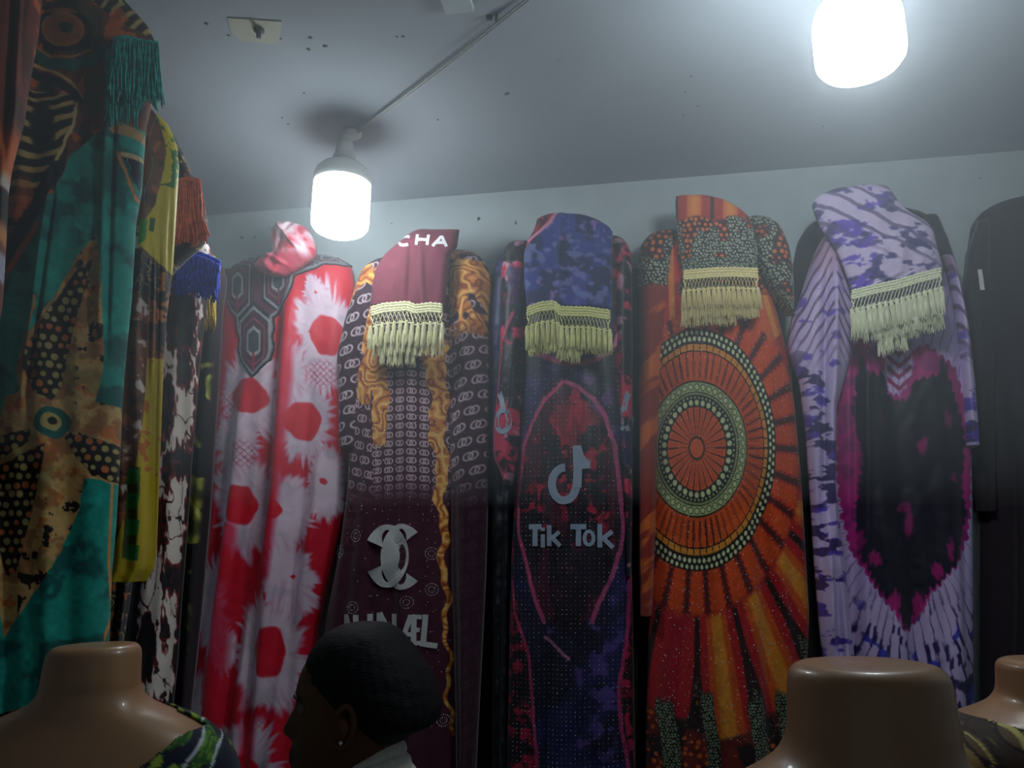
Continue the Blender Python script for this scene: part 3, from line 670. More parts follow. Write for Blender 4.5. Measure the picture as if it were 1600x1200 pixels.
# ---- 3 navy and pink dress with a note mark
def P_note(X, Y):
    c = Cv(X, Y, (17, 18, 42)); n = fbm(X, Y, 60, 101); n2 = fbm(X, Y, 24, 105)
    c.over((30, 30, 82), ss(.45, .7, n)); c.over((90, 60, 130), ss(.62, .78, n2)*ss(.4, .6, n)*.8)
    ov = er(X, Y, 893, 790, 78, 195); inside = 1-ss(.95, 1.02, ov)
    c.over((22, 14, 26), inside*.85)
    red = ss(.56, .66, fbm(X, Y, 15, 111, 4)+.24*np.exp(-((X-895)/40)**2-((Y-665)/45)**2)+.12*np.exp(-((X-900)/55)**2-((Y-770)/80)**2)-.05)
    c.over((190, 24, 62), red*inside*(1-ss(800, 880, Y)*.85)*.9)
    c.over((95, 15, 40), inside*ss(.5, .6, fbm(X*2, Y*.5, 40, 7))*.6)
    edge = 1-inpoly(X, Y, [(826, 400), (955, 400), (965, 600), (990, 900), (970, 1075), (990, 1210), (845, 1210), (832, 1020), (803, 900), (820, 600)], 4)
    c.over((20, 12, 22), edge); c.over((190, 22, 60), edge*ss(.54, .64, fbm(X, Y, 12, 121))*.7)
    c.over((180, 30, 70), ss(.6, .66, fbm(X, Y, 14, 131))*ss(930, 1000, Y)*edge)
    c.over((92, 70, 150), ss(.5, .62, fbm(X, Y, 18, 141))*inpoly(X, Y, [(925, 960), (965, 930), (978, 1000), (962, 1180), (925, 1160)], 16)*.8)
    c.over((110, 60, 130), ss(.5, .6, fbm(X, Y, 14, 151))*inpoly(X, Y, [(905, 590), (955, 590), (965, 690), (925, 640)], 10)*.8)
    for pts, wd, col in [([(884, 604), (855, 632), (838, 662), (822, 700), (812, 783), (815, 837), (830, 887), (842, 933), (855, 970)], 6, (205, 70, 118)),
                         ([(890, 605), (905, 612), (930, 630), (948, 655), (962, 700), (970, 760), (975, 830), (970, 862), (958, 900), (938, 940), (929, 968)], 7, (196, 80, 128)),
                         ([(857, 992), (875, 1008), (894, 1024)], 5, (190, 120, 150)), ([(803, 908), (809, 958), (820, 985), (832, 1017), (838, 1075), (846, 1210)], 5, (200, 60, 110)),
                         ([(986, 900), (981, 992), (970, 1060), (969, 1085), (973, 1137), (986, 1210)], 6, (195, 50, 105)),
                         ([(845, 560), (862, 568), (890, 577), (915, 577), (935, 568), (955, 556), (966, 535), (975, 508)], 8, (190, 60, 100)), ([(935, 566), (962, 545), (970, 515)], 5, (200, 140, 165))]:
        c.over(col, line(X+3*(fbm(X, Y, 14, 161)-.5), Y+3*(fbm(X, Y, 14, 162)-.5), pts, wd, 1.5)*(.7+.3*vn(X/5, Y/7, 9)))
    return c.c
dressC = Cloth(back(.07), [(845, 380), (826, 386), (818, 400), (816, 520), (812, 640), (806, 760), (800, 850), (797, 950), (795, 1080), (792, 1200), (786, 1400)], [(955, 378), (966, 390), (972, 420), (975, 560), (983, 700), (987, 860), (990, 1000), (993, 1200), (996, 1400)], 378, 1400, T=.065, topr=30, seed=11, wave=.007, nf=2.4,
               folds=[(835, 900, 845, 1200, 8, .010), (935, 940, 940, 1200, 10, .010)])
rC = root_of(dressC, 'rhinestone_dress', 'navy and crimson dress with pink outlines, rhinestones and a silver note emblem', 'dress')
dressC.mesh('body', P_note, M_SILK, 1.25, parent=rC)
def P_noteslv(X, Y):
    c = Cv(X, Y, (24, 18, 30)); c.over((205, 40, 84), ss(.52, .6, fbm(X, Y, 24, 201))); c.over((215, 150, 175), ss(.66, .72, fbm(X, Y, 17, 204))*.8); c.over((34, 36, 90), ss(.6, .7, fbm(X, Y, 40, 206))*.8)
    c.over((200, 60, 104), line(X, Y, [(808, 500), (790, 540), (784, 600), (776, 680), (780, 720), (792, 748)], 5)*.8); return c.c
def P_navy(X, Y):
    c = Cv(X, Y, (28, 38, 92)); c.over((14, 22, 50), ss(.4, .6, fbm(X*1.2, Y, 40, 301))); c.over((105, 75, 150), ss(.68, .76, fbm(X, Y, 22, 303))*(1-ss(480, 520, Y))); c.over((60, 75, 120), ss(.68, .78, fbm(X*.8, Y*2, 50, 309))*.6)
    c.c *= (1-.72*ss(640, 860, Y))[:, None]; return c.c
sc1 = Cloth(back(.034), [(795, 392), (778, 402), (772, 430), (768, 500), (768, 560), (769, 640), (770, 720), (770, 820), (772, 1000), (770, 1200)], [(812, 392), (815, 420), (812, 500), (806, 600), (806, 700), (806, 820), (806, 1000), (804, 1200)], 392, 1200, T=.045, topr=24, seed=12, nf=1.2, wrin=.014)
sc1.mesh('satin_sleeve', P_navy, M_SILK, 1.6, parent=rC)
sc2 = Cloth(back(.06), [(810, 380), (792, 386), (784, 405), (785, 470), (783, 520), (780, 600), (773, 660), (772, 715), (782, 735), (792, 760)], [(832, 380), (836, 420), (832, 500), (826, 560), (820, 640), (816, 700), (808, 740), (800, 760)], 380, 760, T=.065, topr=24, seed=13, nf=1, wrin=.008)
sc2.mesh('sleeve', P_noteslv, M_SILK, 1.4, parent=rC)
sc3 = Cloth(back(.05), [(952, 372), (955, 400), (960, 560), (962, 640), (964, 690), (972, 760), (980, 900)], [(962, 372), (980, 382), (988, 400), (989, 560), (989, 700), (989, 800), (987, 900)], 372, 900, T=.06, topr=24, seed=14, nf=1, wrin=.008)
sc3.mesh('sleeve', P_noteslv, M_SILK, 1.4, parent=rC)
def dmark(cl, x, y, s_, mt, parent, flip=1):
    b = MB()
    cl.ribbon('', [(arc(x, y, 10*s_, 17*s_, -60, 290, 26), 8*s_)], 8, .002, mt, parent, b)
    cl.ribbon('', [([(x+flip*2*s_, y-12*s_), (x+flip*-2*s_, y-32*s_), (x-flip*6*s_, y-44*s_)], 8*s_)], 8, .0025, mt, parent, b)
    return b.build('note_emblem', mt, parent, False)
dmark(sc2, 793, 664, 1.0, M_GREYP, rC); dmark(sc3, 978, 660, .95, M_GREYP, rC, -1)
# the note: circle open at the right, stem and flag
b = MB()
dressC.ribbon('', [(arc(886, 760, 19, 25, -85, -358, 30), 12)], 11, .003, M_GREYP, rC, b)
dressC.ribbon('', [([(906, 702), (907, 740), (906, 766)], 13)], 13, .0036, M_GREYP, rC, b)
dressC.ribbon('', [([(908, 704), (913, 722), (925, 730)], 9), ([(911, 733), (926, 732)], 9)], 9, .004, M_GREYP, rC, b)
b.build('note_emblem', M_GREYP, rC, False)
for ch, x, y, wd, ht, th in [('T', 832, 822, 20, 32, 8), ('i', 849, 826, 10, 30, 6), ('k', 860, 822, 21, 32, 6.5), ('T', 896, 822, 24, 32, 8), ('o', 915, 820, 18, 33, 5.5), ('k', 936, 820, 25, 36, 7)]:
    letter(dressC, ch, x, y, wd, ht, th, M_GREYP, rC)
ps = []
for yy in np.arange(565, 1210, 7.0):
    for xx in np.arange(806, 992, 7.0):
        L_, R_ = float(dressC.L(yy)), float(dressC.R(yy))
        if L_+5 < xx < R_-5 and random.random() < .93: ps.append((xx+random.uniform(-.4, .4)+.3*math.sin(yy), yy+.0*xx))
dressC.studs('rhinestones', ps, [random.choice((.0006, .0007, .0008, .0013)) for _ in ps], rC)
sc2.studs('rhinestones', [(random.uniform(786, 826), random.uniform(392, 700)) for _ in range(150)], .0010, rC)
sc3.studs('rhinestones', [(random.uniform(962, 990), random.uniform(392, 860)) for _ in range(110)], .0010, rC)
def P_navysc(X, Y):
    c = Cv(X, Y, (46, 58, 138)); c.over((26, 34, 84), ss(.48, .58, fbm(X, Y, 26, 401))); c.over((110, 118, 176), ss(.54, .68, fbm(X, Y*1.5, 11, 403))*.8); c.over((150, 110, 180), ss(.69, .75, fbm(X, Y, 16, 405))*.8)
    e = inpoly(X, Y, [(828, 335), (875, 330), (866, 345), (845, 366), (822, 392)], 1.5); c.over((150, 24, 56), e); c.over((60, 20, 40), e*ss(.5, .6, fbm(X, Y, 9, 407))); c.over((206, 130, 155), line(X, Y, [(873, 335), (862, 352), (845, 367), (826, 380)], 5)); return c.c
scC = Cloth(back(.150), [(860, 335), (836, 344), (838, 352), (830, 368), (822, 382), (818, 400), (819, 440), (824, 482)], [(905, 335), (936, 345), (958, 358), (957, 372), (956, 400), (956, 440), (956, 482)], 335, 482, T=.026, topr=12, seed=15, rnd=4, wrin=.007, folds=[(878, 345, 874, 475, 5, .006)])
rSC = root_of(scC, 'headscarf', 'mottled navy blue headscarf with yellowish tassels hung between maroon and orange scarves', 'scarf')
scC.mesh('folded_cloth', P_navysc, M_CLOTH, 1.5, parent=rSC)
fringe(rSC, back(.184), [(824, 482), (845, 474), (866, 472), (876, 481), (920, 482), (953, 487)], 36, 16, M_GOLD2, 3, fine=.9,
       rowtab=lambda t, r: (0 if r == 0 else (5 if t > .6 else 10+t*6) if r == 1 else (10+16*t if .05 < t < .64 else None)))
# ---- 4 orange medallion dress
MC = (1087., 705.)
def P_med(X, Y):
    dx = (X-MC[0]); dy = (Y-MC[1])
    asp = np.interp(np.hypot(dx*1.45, dy), [60, 100, 170], [1.42, 1.32, 1.5])
    dyy = dy*np.where(dy > 0, .96, 1.0)
    th = np.arctan2(dyy, dx*asp); r = np.hypot(dx*asp, dyy)*(1+.018*(fbm(X, Y, 30, 501)-.5))
    c = Cv(X, Y, (150, 28, 30))
    # outer feathers
    k = 30; ph = th*k/(2*PI); cell = np.floor(ph); f = np.abs(ph-cell-.5)*2; hv = _h(cell, cell*0, 3)
    fern = np.clip(.78-.25*((r % 11)/11), 0, 1)
    c.over((210, 74, 22), (f < fern)*ss(175, 182, r)*(1-ss(236, 250, r))*1.0)
    c.over((70, 24, 20), ((f > .8)*ss(175, 182, r)*(1-ss(236, 250, r)))*.85)
    k2 = 18; ph2 = th*k2/(2*PI)+.5; c2 = np.floor(ph2); f2 = np.abs(ph2-c2-.5)*2; h2 = _h(c2, c2*0, 8); end = 395+40*h2
    pet = ss(240, 252, r)
    c.over((178, 26, 34), pet); c.over((206, 84, 26), pet*(1-ss(.45, .6, f2))*(h2 > .25)); c.over((224, 146, 44), pet*(1-ss(.16, .34, f2))*(.8+.2*vn(th*90, r/9, 4)))
    c.over((160, 20, 40), pet*(h2 < .25)*(1-ss(.3, .4, f2)))
    c.over((46, 20, 20), pet*ss(.82, .92, f2+.12*ss(300, 400, r)))
    gap = pet*ss(end-6, end+6, r+60*ss(.5, 1, f2)**2)
    c.over((26, 20, 18), gap)
    d1, hv1 = dots(X, Y, 5.2, 5.2, 2.1, 61, .3); c.over((150, 160, 120), gap*d1*(r < end+34)*.85)
    low = ss(1075, 1090, Y+8*np.sin(X/17))
    c.over((34, 18, 18), low*gap); c.over((140, 34, 30), low*gap*ss(.5, .6, fbm(X, Y*.6, 30, 511))*.7)
    d2, hv2 = dots(X, Y, 13, 12, 4.2, 64, .3, vary=.4); c.over((206, 92, 36), low*d2*ss(.42, .5, fbm(X, Y, 40, 515))*gap)
    for (a_, b_) in ((1043, 14), (1108, 10), (1180, 12), (1225, 12)):
        mcol = (1-ss(b_-2, b_+2, np.abs(X-a_-6*np.sin(Y/30))))*low; c.over((28, 30, 26), mcol); c.over((140, 156, 124), mcol*dots(X, Y, 4.6, 4.6, 1.9, 66)[0])
    # shoulders
    up = 1-ss(468, 492, Y+18*np.abs(X-1110)/100)
    c.over((66, 26, 32), up); d3, h3 = dots(X, Y, 11, 10, 4.2, 70, .22, vary=.45)
    z = fbm(X, Y, 46, 521, 2)
    c.over((40, 30, 32), up*ss(.5, .53, z)); c.over((214, 106, 44), up*d3*(1-ss(.55, .58, z))); d4, h4 = dots(X, Y, 6, 5.6, 2.3, 73, .3); c.over((164, 176, 146), up*d4*ss(.56, .58, z))
    fe = inpoly(X+3*np.sin(Y/9), Y, [(1030, 385), (1060, 378), (1064, 500), (1024, 520), (1024, 430)], 3); c.over((196, 40, 44), fe); c.over((222, 130, 50), fe*(1-ss(3, 6, np.abs(X-1047-.03*(Y-400)))))
    fe = inpoly(X, Y, [(1184, 470), (1205, 470), (1222, 520), (1200, 545), (1182, 520)], 3); c.over((206, 90, 40), fe); c.over((226, 150, 60), fe*(1-ss(3, 6, np.abs(X-1200-.3*(Y-500)))))
    # medallion
    def ring(a, b_, col, aa=1.5): c.over(col, ss(a-aa/2, a+aa/2, r)*(1-ss(b_-aa/2, b_+aa/2, r)))
    ring(-1, 180, (22, 24, 18))
    def rdots(rm, n, rd, col, off=0., sq=1.0):
        p = th*n/(2*PI)+off; i = np.floor(p); da = (p-i-.5)*2*PI/n*rm
        c.over(col, 1-ss(rd-.7, rd+.7, np.hypot(da, (r-rm)/sq)))
    CRM = (206, 212, 164)
    rdots(165, 92, 3.7, CRM); rdots(174.5, 96, 3.4, CRM, .5)
    ring(101, 157, (206, 82, 24)); ring(147, 157, (214, 136, 44))
    p = th*66/(2*PI); i = np.floor(p); fa = np.abs(p-i-.5)*2; c.over((30, 20, 16), ((fa > .86) & (r > 146) & (r < 158))*1.0); c.over((30, 18, 14), ((np.abs(r-146.5) < 1.2))*1.0)
    p = th*58/(2*PI); i = np.floor(p); fa = np.abs(p-i-.5)*2; c.over((28, 16, 14), ((fa > .74+.2*_h(i, i*0, 5)) & (r > 106) & (r < 146))*.95); c.over((150, 34, 28), ((fa > .45) & (fa < .7) & (r > 100) & (r < 128+10*_h(i, i*0, 7)))*.8)
    ring(80, 101, (160, 172, 118)); rdots(92, 46, 5.2, (28, 30, 22)); rdots(92, 46, 4.0, (186, 196, 140)); ring(99, 101.5, (20, 22, 16))
    c.over((34, 36, 28), ((np.abs(r-84) < 1.0))*.9); c.over((44, 44, 34), (np.sin(th*120+r) > .3)*(r > 74)*(r < 83)*.6*(r < 85))
    rdots(68.5, 34, 4.4, (196, 204, 150)); rdots(76, 60, 1.8, (170, 180, 130))
    ring(-1, 62, (208, 84, 28)); p = th*26/(2*PI); i = np.floor(p); fa = np.abs(p-i-.5)*2
    c.over((52, 22, 16), ((fa > .80) & (r > 16) & (r < 62))*.95); c.over((176, 44, 28), ((fa < .2) & (r > 30) & (r < 58))*.5)
    ring(-1, 18, (50, 22, 18)); ring(-1, 14.5, (216, 92, 36))
    c.grain(3.2, .10, 9)
    return c.c
dressD = Cloth(back(.07), [(1062, 372), (1046, 382), (1032, 400), (1026, 440), (1022, 520), (1019, 650), (1017, 800), (1014, 950), (1010, 1100), (1008, 1200), (1004, 1400)],
               [(1168, 350), (1186, 362), (1200, 380), (1208, 440), (1216, 500), (1232, 560), (1242, 640), (1251, 740), (1257, 840), (1264, 960), (1262, 1020), (1258, 1080), (1256, 1200), (1250, 1400)], 350, 1400, T=.068, topr=44, seed=17, wave=.009, nf=2.6,
               folds=[(1195, 500, 1235, 1150, 12, .012), (1050, 900, 1040, 1200, 12, .010), (1180, 760, 1200, 1150, 12, -.012)])
rD = root_of(dressD, 'medallion_dress', 'orange dress printed with a large round dotted medallion and feather rays', 'dress')
dressD.mesh('body', P_med, M_CLOTH, 1.0, parent=rD)
def P_medslv(X, Y):
    c = Cv(X, Y, (60, 28, 32)); z = fbm(X, Y, 34, 531, 2); d3, _ = dots(X, Y, 11, 10, 4, 81, .25, vary=.45); d4, _ = dots(X, Y, 5.6, 5.2, 2.2, 83, .3)
    c.over((212, 104, 44), d3*(1-ss(.50, .53, z))); c.over((40, 32, 34), ss(.51, .53, z)); c.over((168, 180, 150), d4*ss(.52, .55, z))
    lowr = ss(455, 462, Y)*(X < 1100); c.over((140, 40, 28), lowr); c.over((200, 96, 34), lowr*ss(.5, .6, fbm(X*.7, Y*1.4+X, 40, 541))); return c.c
sd1 = Cloth(back(.055), [(1040, 364), (1012, 372), (1000, 388), (995, 420), (998, 470), (999, 560), (998, 700), (998, 860), (1000, 960)], [(1062, 364), (1064, 400), (1050, 470), (1036, 560), (1030, 700), (1026, 860), (1020, 960)], 364, 960, T=.07, topr=26, seed=18, nf=1)
sd1.mesh('sleeve', P_medslv, M_CLOTH, 1.3, parent=rD)
def P_capslv(X, Y):
    c = Cv(X, Y, 0); c.c = P_medslv(X, Y); e = ss(-8, -4, Y-np.interp(X, [1190, 1215, 1245], [440, 470, 492])); c.over((44, 46, 40), e); c.over((160, 172, 140), e*dots(X, Y, 4.5, 4.5, 1.9, 91)[0]); return c.c
sd2 = Cloth(back(.10), [(1162, 342), (1168, 370), (1180, 420), (1196, 450), (1212, 476), (1230, 494)], [(1198, 342), (1220, 360), (1233, 390), (1239, 430), (1240, 470), (1238, 494)], 342, 494, T=.06, topr=24, seed=19, nf=1)
sd2.mesh('sleeve', P_capslv, M_CLOTH, 1.2, parent=rD)
ps = []
for _ in range(2600):
    x, y = random.uniform(1022, 1255), random.uniform(480, 1150)
    if x > float(dressD.R(y))-6: continue
    r_ = math.hypot((x-1087)*1.45, y-705)
    if r_ < 60 and random.random() < .8: continue
    if r_ < 180 and random.random() < .55: continue
    ps.append((x, y))
for xx in (1038, 1040.5, 1053, 1085, 1095, 1096): ps += [(xx+random.uniform(-.5, .5), yy) for yy in np.arange(490, 560, 4)]
dressD.studs('rhinestones', ps, [random.choice((.0005, .0006, .0007, .0008, .0014)) for _ in ps], rD)
def P_orsc(X, Y):
    c = Cv(X, Y, (70, 30, 36)); up = 1-ss(343, 349, Y+3*np.sin(X/9))
    c.over((176, 42, 32), up); f = np.abs(((X-1056)/56) % 1-.5)*2; c.over((222, 116, 46), up*(1-ss(.3, .5, f))); c.over((236, 150, 60), up*(1-ss(.1, .25, f))*.7); c.over((60, 24, 30), up*ss(.86, .94, f))
    lo = 1-up; z = fbm(X*1.5, Y*.6, 26, 551, 2); d3, _ = dots(X, Y, 8.5, 8, 3.3, 85, .2, vary=.4); d4, _ = dots(X, Y, 5, 4.6, 2, 87, .3)
    c.over((216, 112, 48), lo*d3*(1-ss(.54, .56, z))); c.over((44, 38, 42), lo*ss(.54, .56, z)); c.over((176, 186, 160), lo*d4*ss(.55, .57, z)); c.over((38, 40, 40), ss(406, 409, Y)); c.over((160, 172, 145), ss(406, 409, Y)*d4); return c.c
scD = Cloth(back(.145), [(1056, 307), (1055, 320), (1057, 350), (1060, 380), (1064, 410), (1068, 428)], [(1100, 307), (1135, 314), (1160, 330), (1170, 338), (1178, 360), (1184, 390), (1184, 428)], 307, 428, T=.024, topr=12, seed=20, rnd=4, wrin=.006)
rSD = root_of(scD, 'headscarf', 'orange and black dotted headscarf with frayed gold tassels', 'scarf')
scD.mesh('folded_cloth', P_orsc, M_CLOTH, 1.2, parent=rSD)
fringe(rSD, back(.175), [(1068, 425), (1110, 421), (1145, 420), (1184, 422)], 32, 15, M_GOLD3, 3, fine=1.5,
       rowtab=lambda t, r: (0 if r == 0 else (14 if t < .98 else None) if r == 1 else (24 if t < .70 else None)))
# ---- 5 purple tie-dye dress
LAV = (205, 182, 226); DPU = (58, 42, 104)
BLK = [(1331, 590), (1338, 560), (1347, 590), (1371, 592), (1380, 622), (1391, 632), (1407, 632), (1412, 606), (1425, 597), (1452, 592), (1458, 572), (1468, 574), (1480, 618), (1496, 650), (1503, 700), (1496, 760), (1505, 800), (1484, 880), (1462, 905), (1440, 925), (1422, 955), (1405, 985), (1385, 945), (1365, 925), (1352, 900), (1336, 870), (1330, 810), (1338, 720), (1326, 650)]
MAG = [(1333, 530), (1348, 545), (1375, 556), (1370, 590), (1380, 618), (1395, 622), (1412, 598), (1416, 566), (1412, 552), (1440, 545), (1462, 566), (1482, 572), (1496, 610), (1510, 640), (1516, 700), (1514, 780), (1507, 840), (1488, 880), (1468, 902), (1442, 930), (1424, 962), (1405, 992), (1384, 958), (1362, 928), (1348, 905), (1326, 868), (1310, 810), (1302, 730), (1302, 640), (1316, 580)]
def P_pur(X, Y):
    c = Cv(X, Y, LAV)
    a = X-1405; b_ = (Y-770)*.55; th = np.arctan2(b_, a); r = np.hypot(a, b_)
    k = 62; ph = th*k/(2*PI)+1.2*fbm(X, Y, 50, 601); cell = np.floor(ph); f = np.abs(ph-cell-.5)*2
    wv = .70+.25*vn(cell*3.1, r/20, 5)
    sp_ = ss(wv, wv+.14, f)
    c.over((126, 90, 160), sp_*.8*ss(60, 80, r)); bl = ss(.56, .66, vn(cell*1.7, r/9, 33)*.6+.4*fbm(X, Y, 16, 603))*ss(905, 985, Y)
    c.over((44, 36, 96), bl*ss(.25, .5, f)); c.over((60, 60, 190), ss(.7, .78, vn(cell*2.7, r/14, 37))*bl*.9); c.over((30, 26, 70), ss(.55, .64, fbm(X, Y, 26, 611))*ss(1010, 1070, Y)*.9)
    c.over((38, 32, 76), sp_*ss(930, 1000, Y)*.8)
    # chevrons between the two magenta lobes
    chm = inpoly(X, Y, [(1376, 540), (1412, 540), (1412, 606), (1396, 622), (1376, 606)], 2); c.over((150, 20, 100), chm*(np.sin((Y+.9*np.abs(X-1394))/2.7) > .1)*1.0)
    wx_ = X+6*(fbm(X, Y, 10, 621, 3)-.5)+2*(vn(X/4, Y/4, 2)-.5); wy_ = Y+9*(fbm(X, Y, 12, 622, 3)-.5)
    sk_ = 1+.07*np.clip(f-.35, 0, 1); wx_ = 1405+(wx_-1405)*sk_; wy_ = 760+(wy_-760)*sk_
    M1 = inpoly(wx_, wy_, MAG, 3); c.over((176, 24, 120), M1)
    c.over((120, 20, 100), M1*ss(.5, .65, fbm(X, Y, 20, 625))*.7)
    B1 = inpoly(wx_, wy_, BLK, 5); c.over((26, 24, 42), B1)
    for (x, y, rx, ry, al) in [(1430, 700, 8, 13, .8), (1356, 875, 10, 12, .85), (1452, 892, 10, 14, .9), (1409, 820, 6, 22, .7), (1402, 795, 12, 8, .5), (1386, 938, 9, 14, .9), (1424, 945, 8, 20, .85), (1336, 845, 6, 14, .7), (1480, 750, 6, 7, .7), (1472, 862, 5, 16, .8), (1365, 660, 5, 10, .35), (1470, 660, 8, 12, .7)]:
        c.over((182, 26, 116), ell(wx_, wy_, x, y, rx, ry, 5)*al)
    return c.c
def P_purslv(X, Y):
    c = Cv(X, Y, (196, 176, 220)); up = 1-ss(520, 600, Y)
    n = fbm(X*.9, Y*1.9, 26, 631, 4); c.over(DPU, ss(.56, .60, n)*(1-up)); c.over((92, 64, 190), ss(.54, .58, fbm(X, Y*1.2, 20, 635))*ss(.5, .54, n)*.8)
    a = np.abs(X-1297-.04*(Y-440)); st = np.sin((Y-1.6*a)/3.6+.6*np.sin(a/4)); c.over((106, 74, 120), up*ss(.35, .8, st)*ss(1, 4, a)*(1-ss(.72, .9, fbm(X, Y, 18, 637)))); c.over((110, 40, 60), up*.35*(1-ss(400, 460, Y)))
    return c.c
dressE = Cloth(back(.075), [(1330, 372), (1318, 400), (1312, 450), (1306, 520), (1300, 600), (1298, 700), (1300, 800), (1312, 900), (1322, 1000), (1322, 1100), (1318, 1400)],
               [(1440, 372), (1470, 410), (1482, 450), (1496, 520), (1506, 580), (1515, 640), (1518, 760), (1519, 900), (1520, 1060), (1520, 1400)], 372, 1400, T=.06, topr=34, seed=25, wave=.008, nf=2.0,
               folds=[(1330, 560, 1332, 1050, 7, -.014), (1345, 560, 1345, 1050, 7, .010), (1492, 540, 1500, 1000, 8, -.010)])
rE = root_of(dressE, 'tie_dye_dress', 'lavender tie-dye dress with a black and magenta centre', 'dress')
dressE.mesh('body', P_pur, M_SILK, 1.3, parent=rE)
se1 = Cloth(back(.105), [(1292, 362), (1276, 388), (1262, 420), (1250, 460), (1236, 500), (1230, 530), (1230, 550), (1248, 600), (1258, 680), (1265, 780), (1271, 880), (1281, 1000), (1286, 1030)], [(1312, 362), (1326, 420), (1336, 480), (1330, 560), (1306, 640), (1304, 760), (1318, 880), (1330, 1000), (1334, 1030)], 362, 1030, T=.05, topr=30, seed=26, nf=1.5, folds=[(1300, 440, 1292, 1000, 7, .014), (1286, 460, 1276, 1000, 6, -.012)])
se1.mesh('sleeve', P_purslv, M_SILK, 1.3, parent=rE)
se2 = Cloth(back(.07), [(1468, 402), (1478, 440), (1490, 520), (1494, 600), (1500, 700)], [(1478, 402), (1492, 450), (1506, 520), (1516, 600), (1522, 700)], 402, 700, T=.055, topr=20, seed=27, nf=1)
se2.mesh('sleeve', P_purslv, M_SILK, 1.5, parent=rE)
def P_pursc(X, Y):
    c = Cv(X, Y, (202, 184, 218)); n = fbm(X*.8-.3*Y, Y*1.8+.2*X, 24, 641, 4); c.over((92, 84, 140), ss(.54, .58, n)); c.over((70, 62, 116), ss(.60, .66, n)); c.over((104, 72, 188), ss(.52, .6, fbm(X, Y, 26, 645))*ss(.5, .55, n)*(1-ss(1360, 1400, X)))
    st = np.sin((Y-.5*X)/4.2+2*fbm(X, Y, 30, 647)); c.over((96, 82, 126), ss(.6, .9, st)*(1-ss(345, 385, Y-.3*(X-1280)))*.8); return c.c
scE = Cloth(back(.170), [(1345, 291), (1290, 300), (1268, 315), (1270, 330), (1280, 355), (1296, 375), (1310, 400), (1322, 430), (1330, 455), (1338, 462)], [(1385, 291), (1405, 318), (1422, 334), (1446, 345), (1458, 360), (1462, 380), (1468, 400), (1474, 425), (1452, 436), (1340, 462)], 291, 462, T=.03, topr=16, seed=28, rnd=3.5, wrin=.012)
rSE = root_of(scE, 'headscarf', 'white and purple blotched headscarf with tilted silvery tassels', 'scarf')
scE.mesh('folded_cloth', P_pursc, M_CLOTH, 1.4, parent=rSE)
fringe(rSE, back(.205), [(1330, 456), (1365, 447), (1400, 440), (1440, 428), (1470, 421)], 42, 16, M_GOLD4, 3,
       rowtab=lambda t, r: (0 if r == 0 else (14 if t > .15 else 5) if r == 1 else (36 if .26 < t < .62 else (22 if .62 <= t else None))))
# ================================================================== GARMENTS ALONG THE LEFT WALL
RX = at(-8, -20, depth(1.10)); RX = RX-NN*0; RX[2] = min(RX[2], CEIL-.05)
rail = MB(); ra = RX+NN*.22; rbk = RX-NN*.60; rail.tube([ra, rbk], .009, 12)
railo = rail.build('hanging_rail', M_STEEL); tag(railo, 'steel hanging rail under the ceiling behind the tops of the left garments', 'rail')
for t in (.12, .9):
    p = ra+(rbk-ra)*t; q = p+UU*(((CORN-p) @ UU)); b = MB(); b.tube([p, p*.5+q*.5, q], .006, 8); b.lathe([(.012, -.01), (.012, .01)], p, 12); b.build('bracket', M_STEEL, railo)
def hook(cl, parent, d):
    """wire hanger: hook over the rail, neck and two sloping arms inside the shoulders"""
    p = RX.copy(); p += NN*(((cl.pl.p-p) @ NN)+.02)
    top = cl.S(np.array([float((max(cl.L(cl.y0), -100)+cl.R(cl.y0))/2)]), np.array([cl.y0+3.]))[0]
    b = MB(); pts = [p+UU*.012*math.cos(a)+np.array([0, 0, .012*math.sin(a)]) for a in np.linspace(0, PI, 8)]
    b.tube(pts+[p-UU*.012+np.array([0, 0, -.02]), top*.6+p*.4, top], .0018, 6); b.build('hanger_hook', M_STEEL, parent)
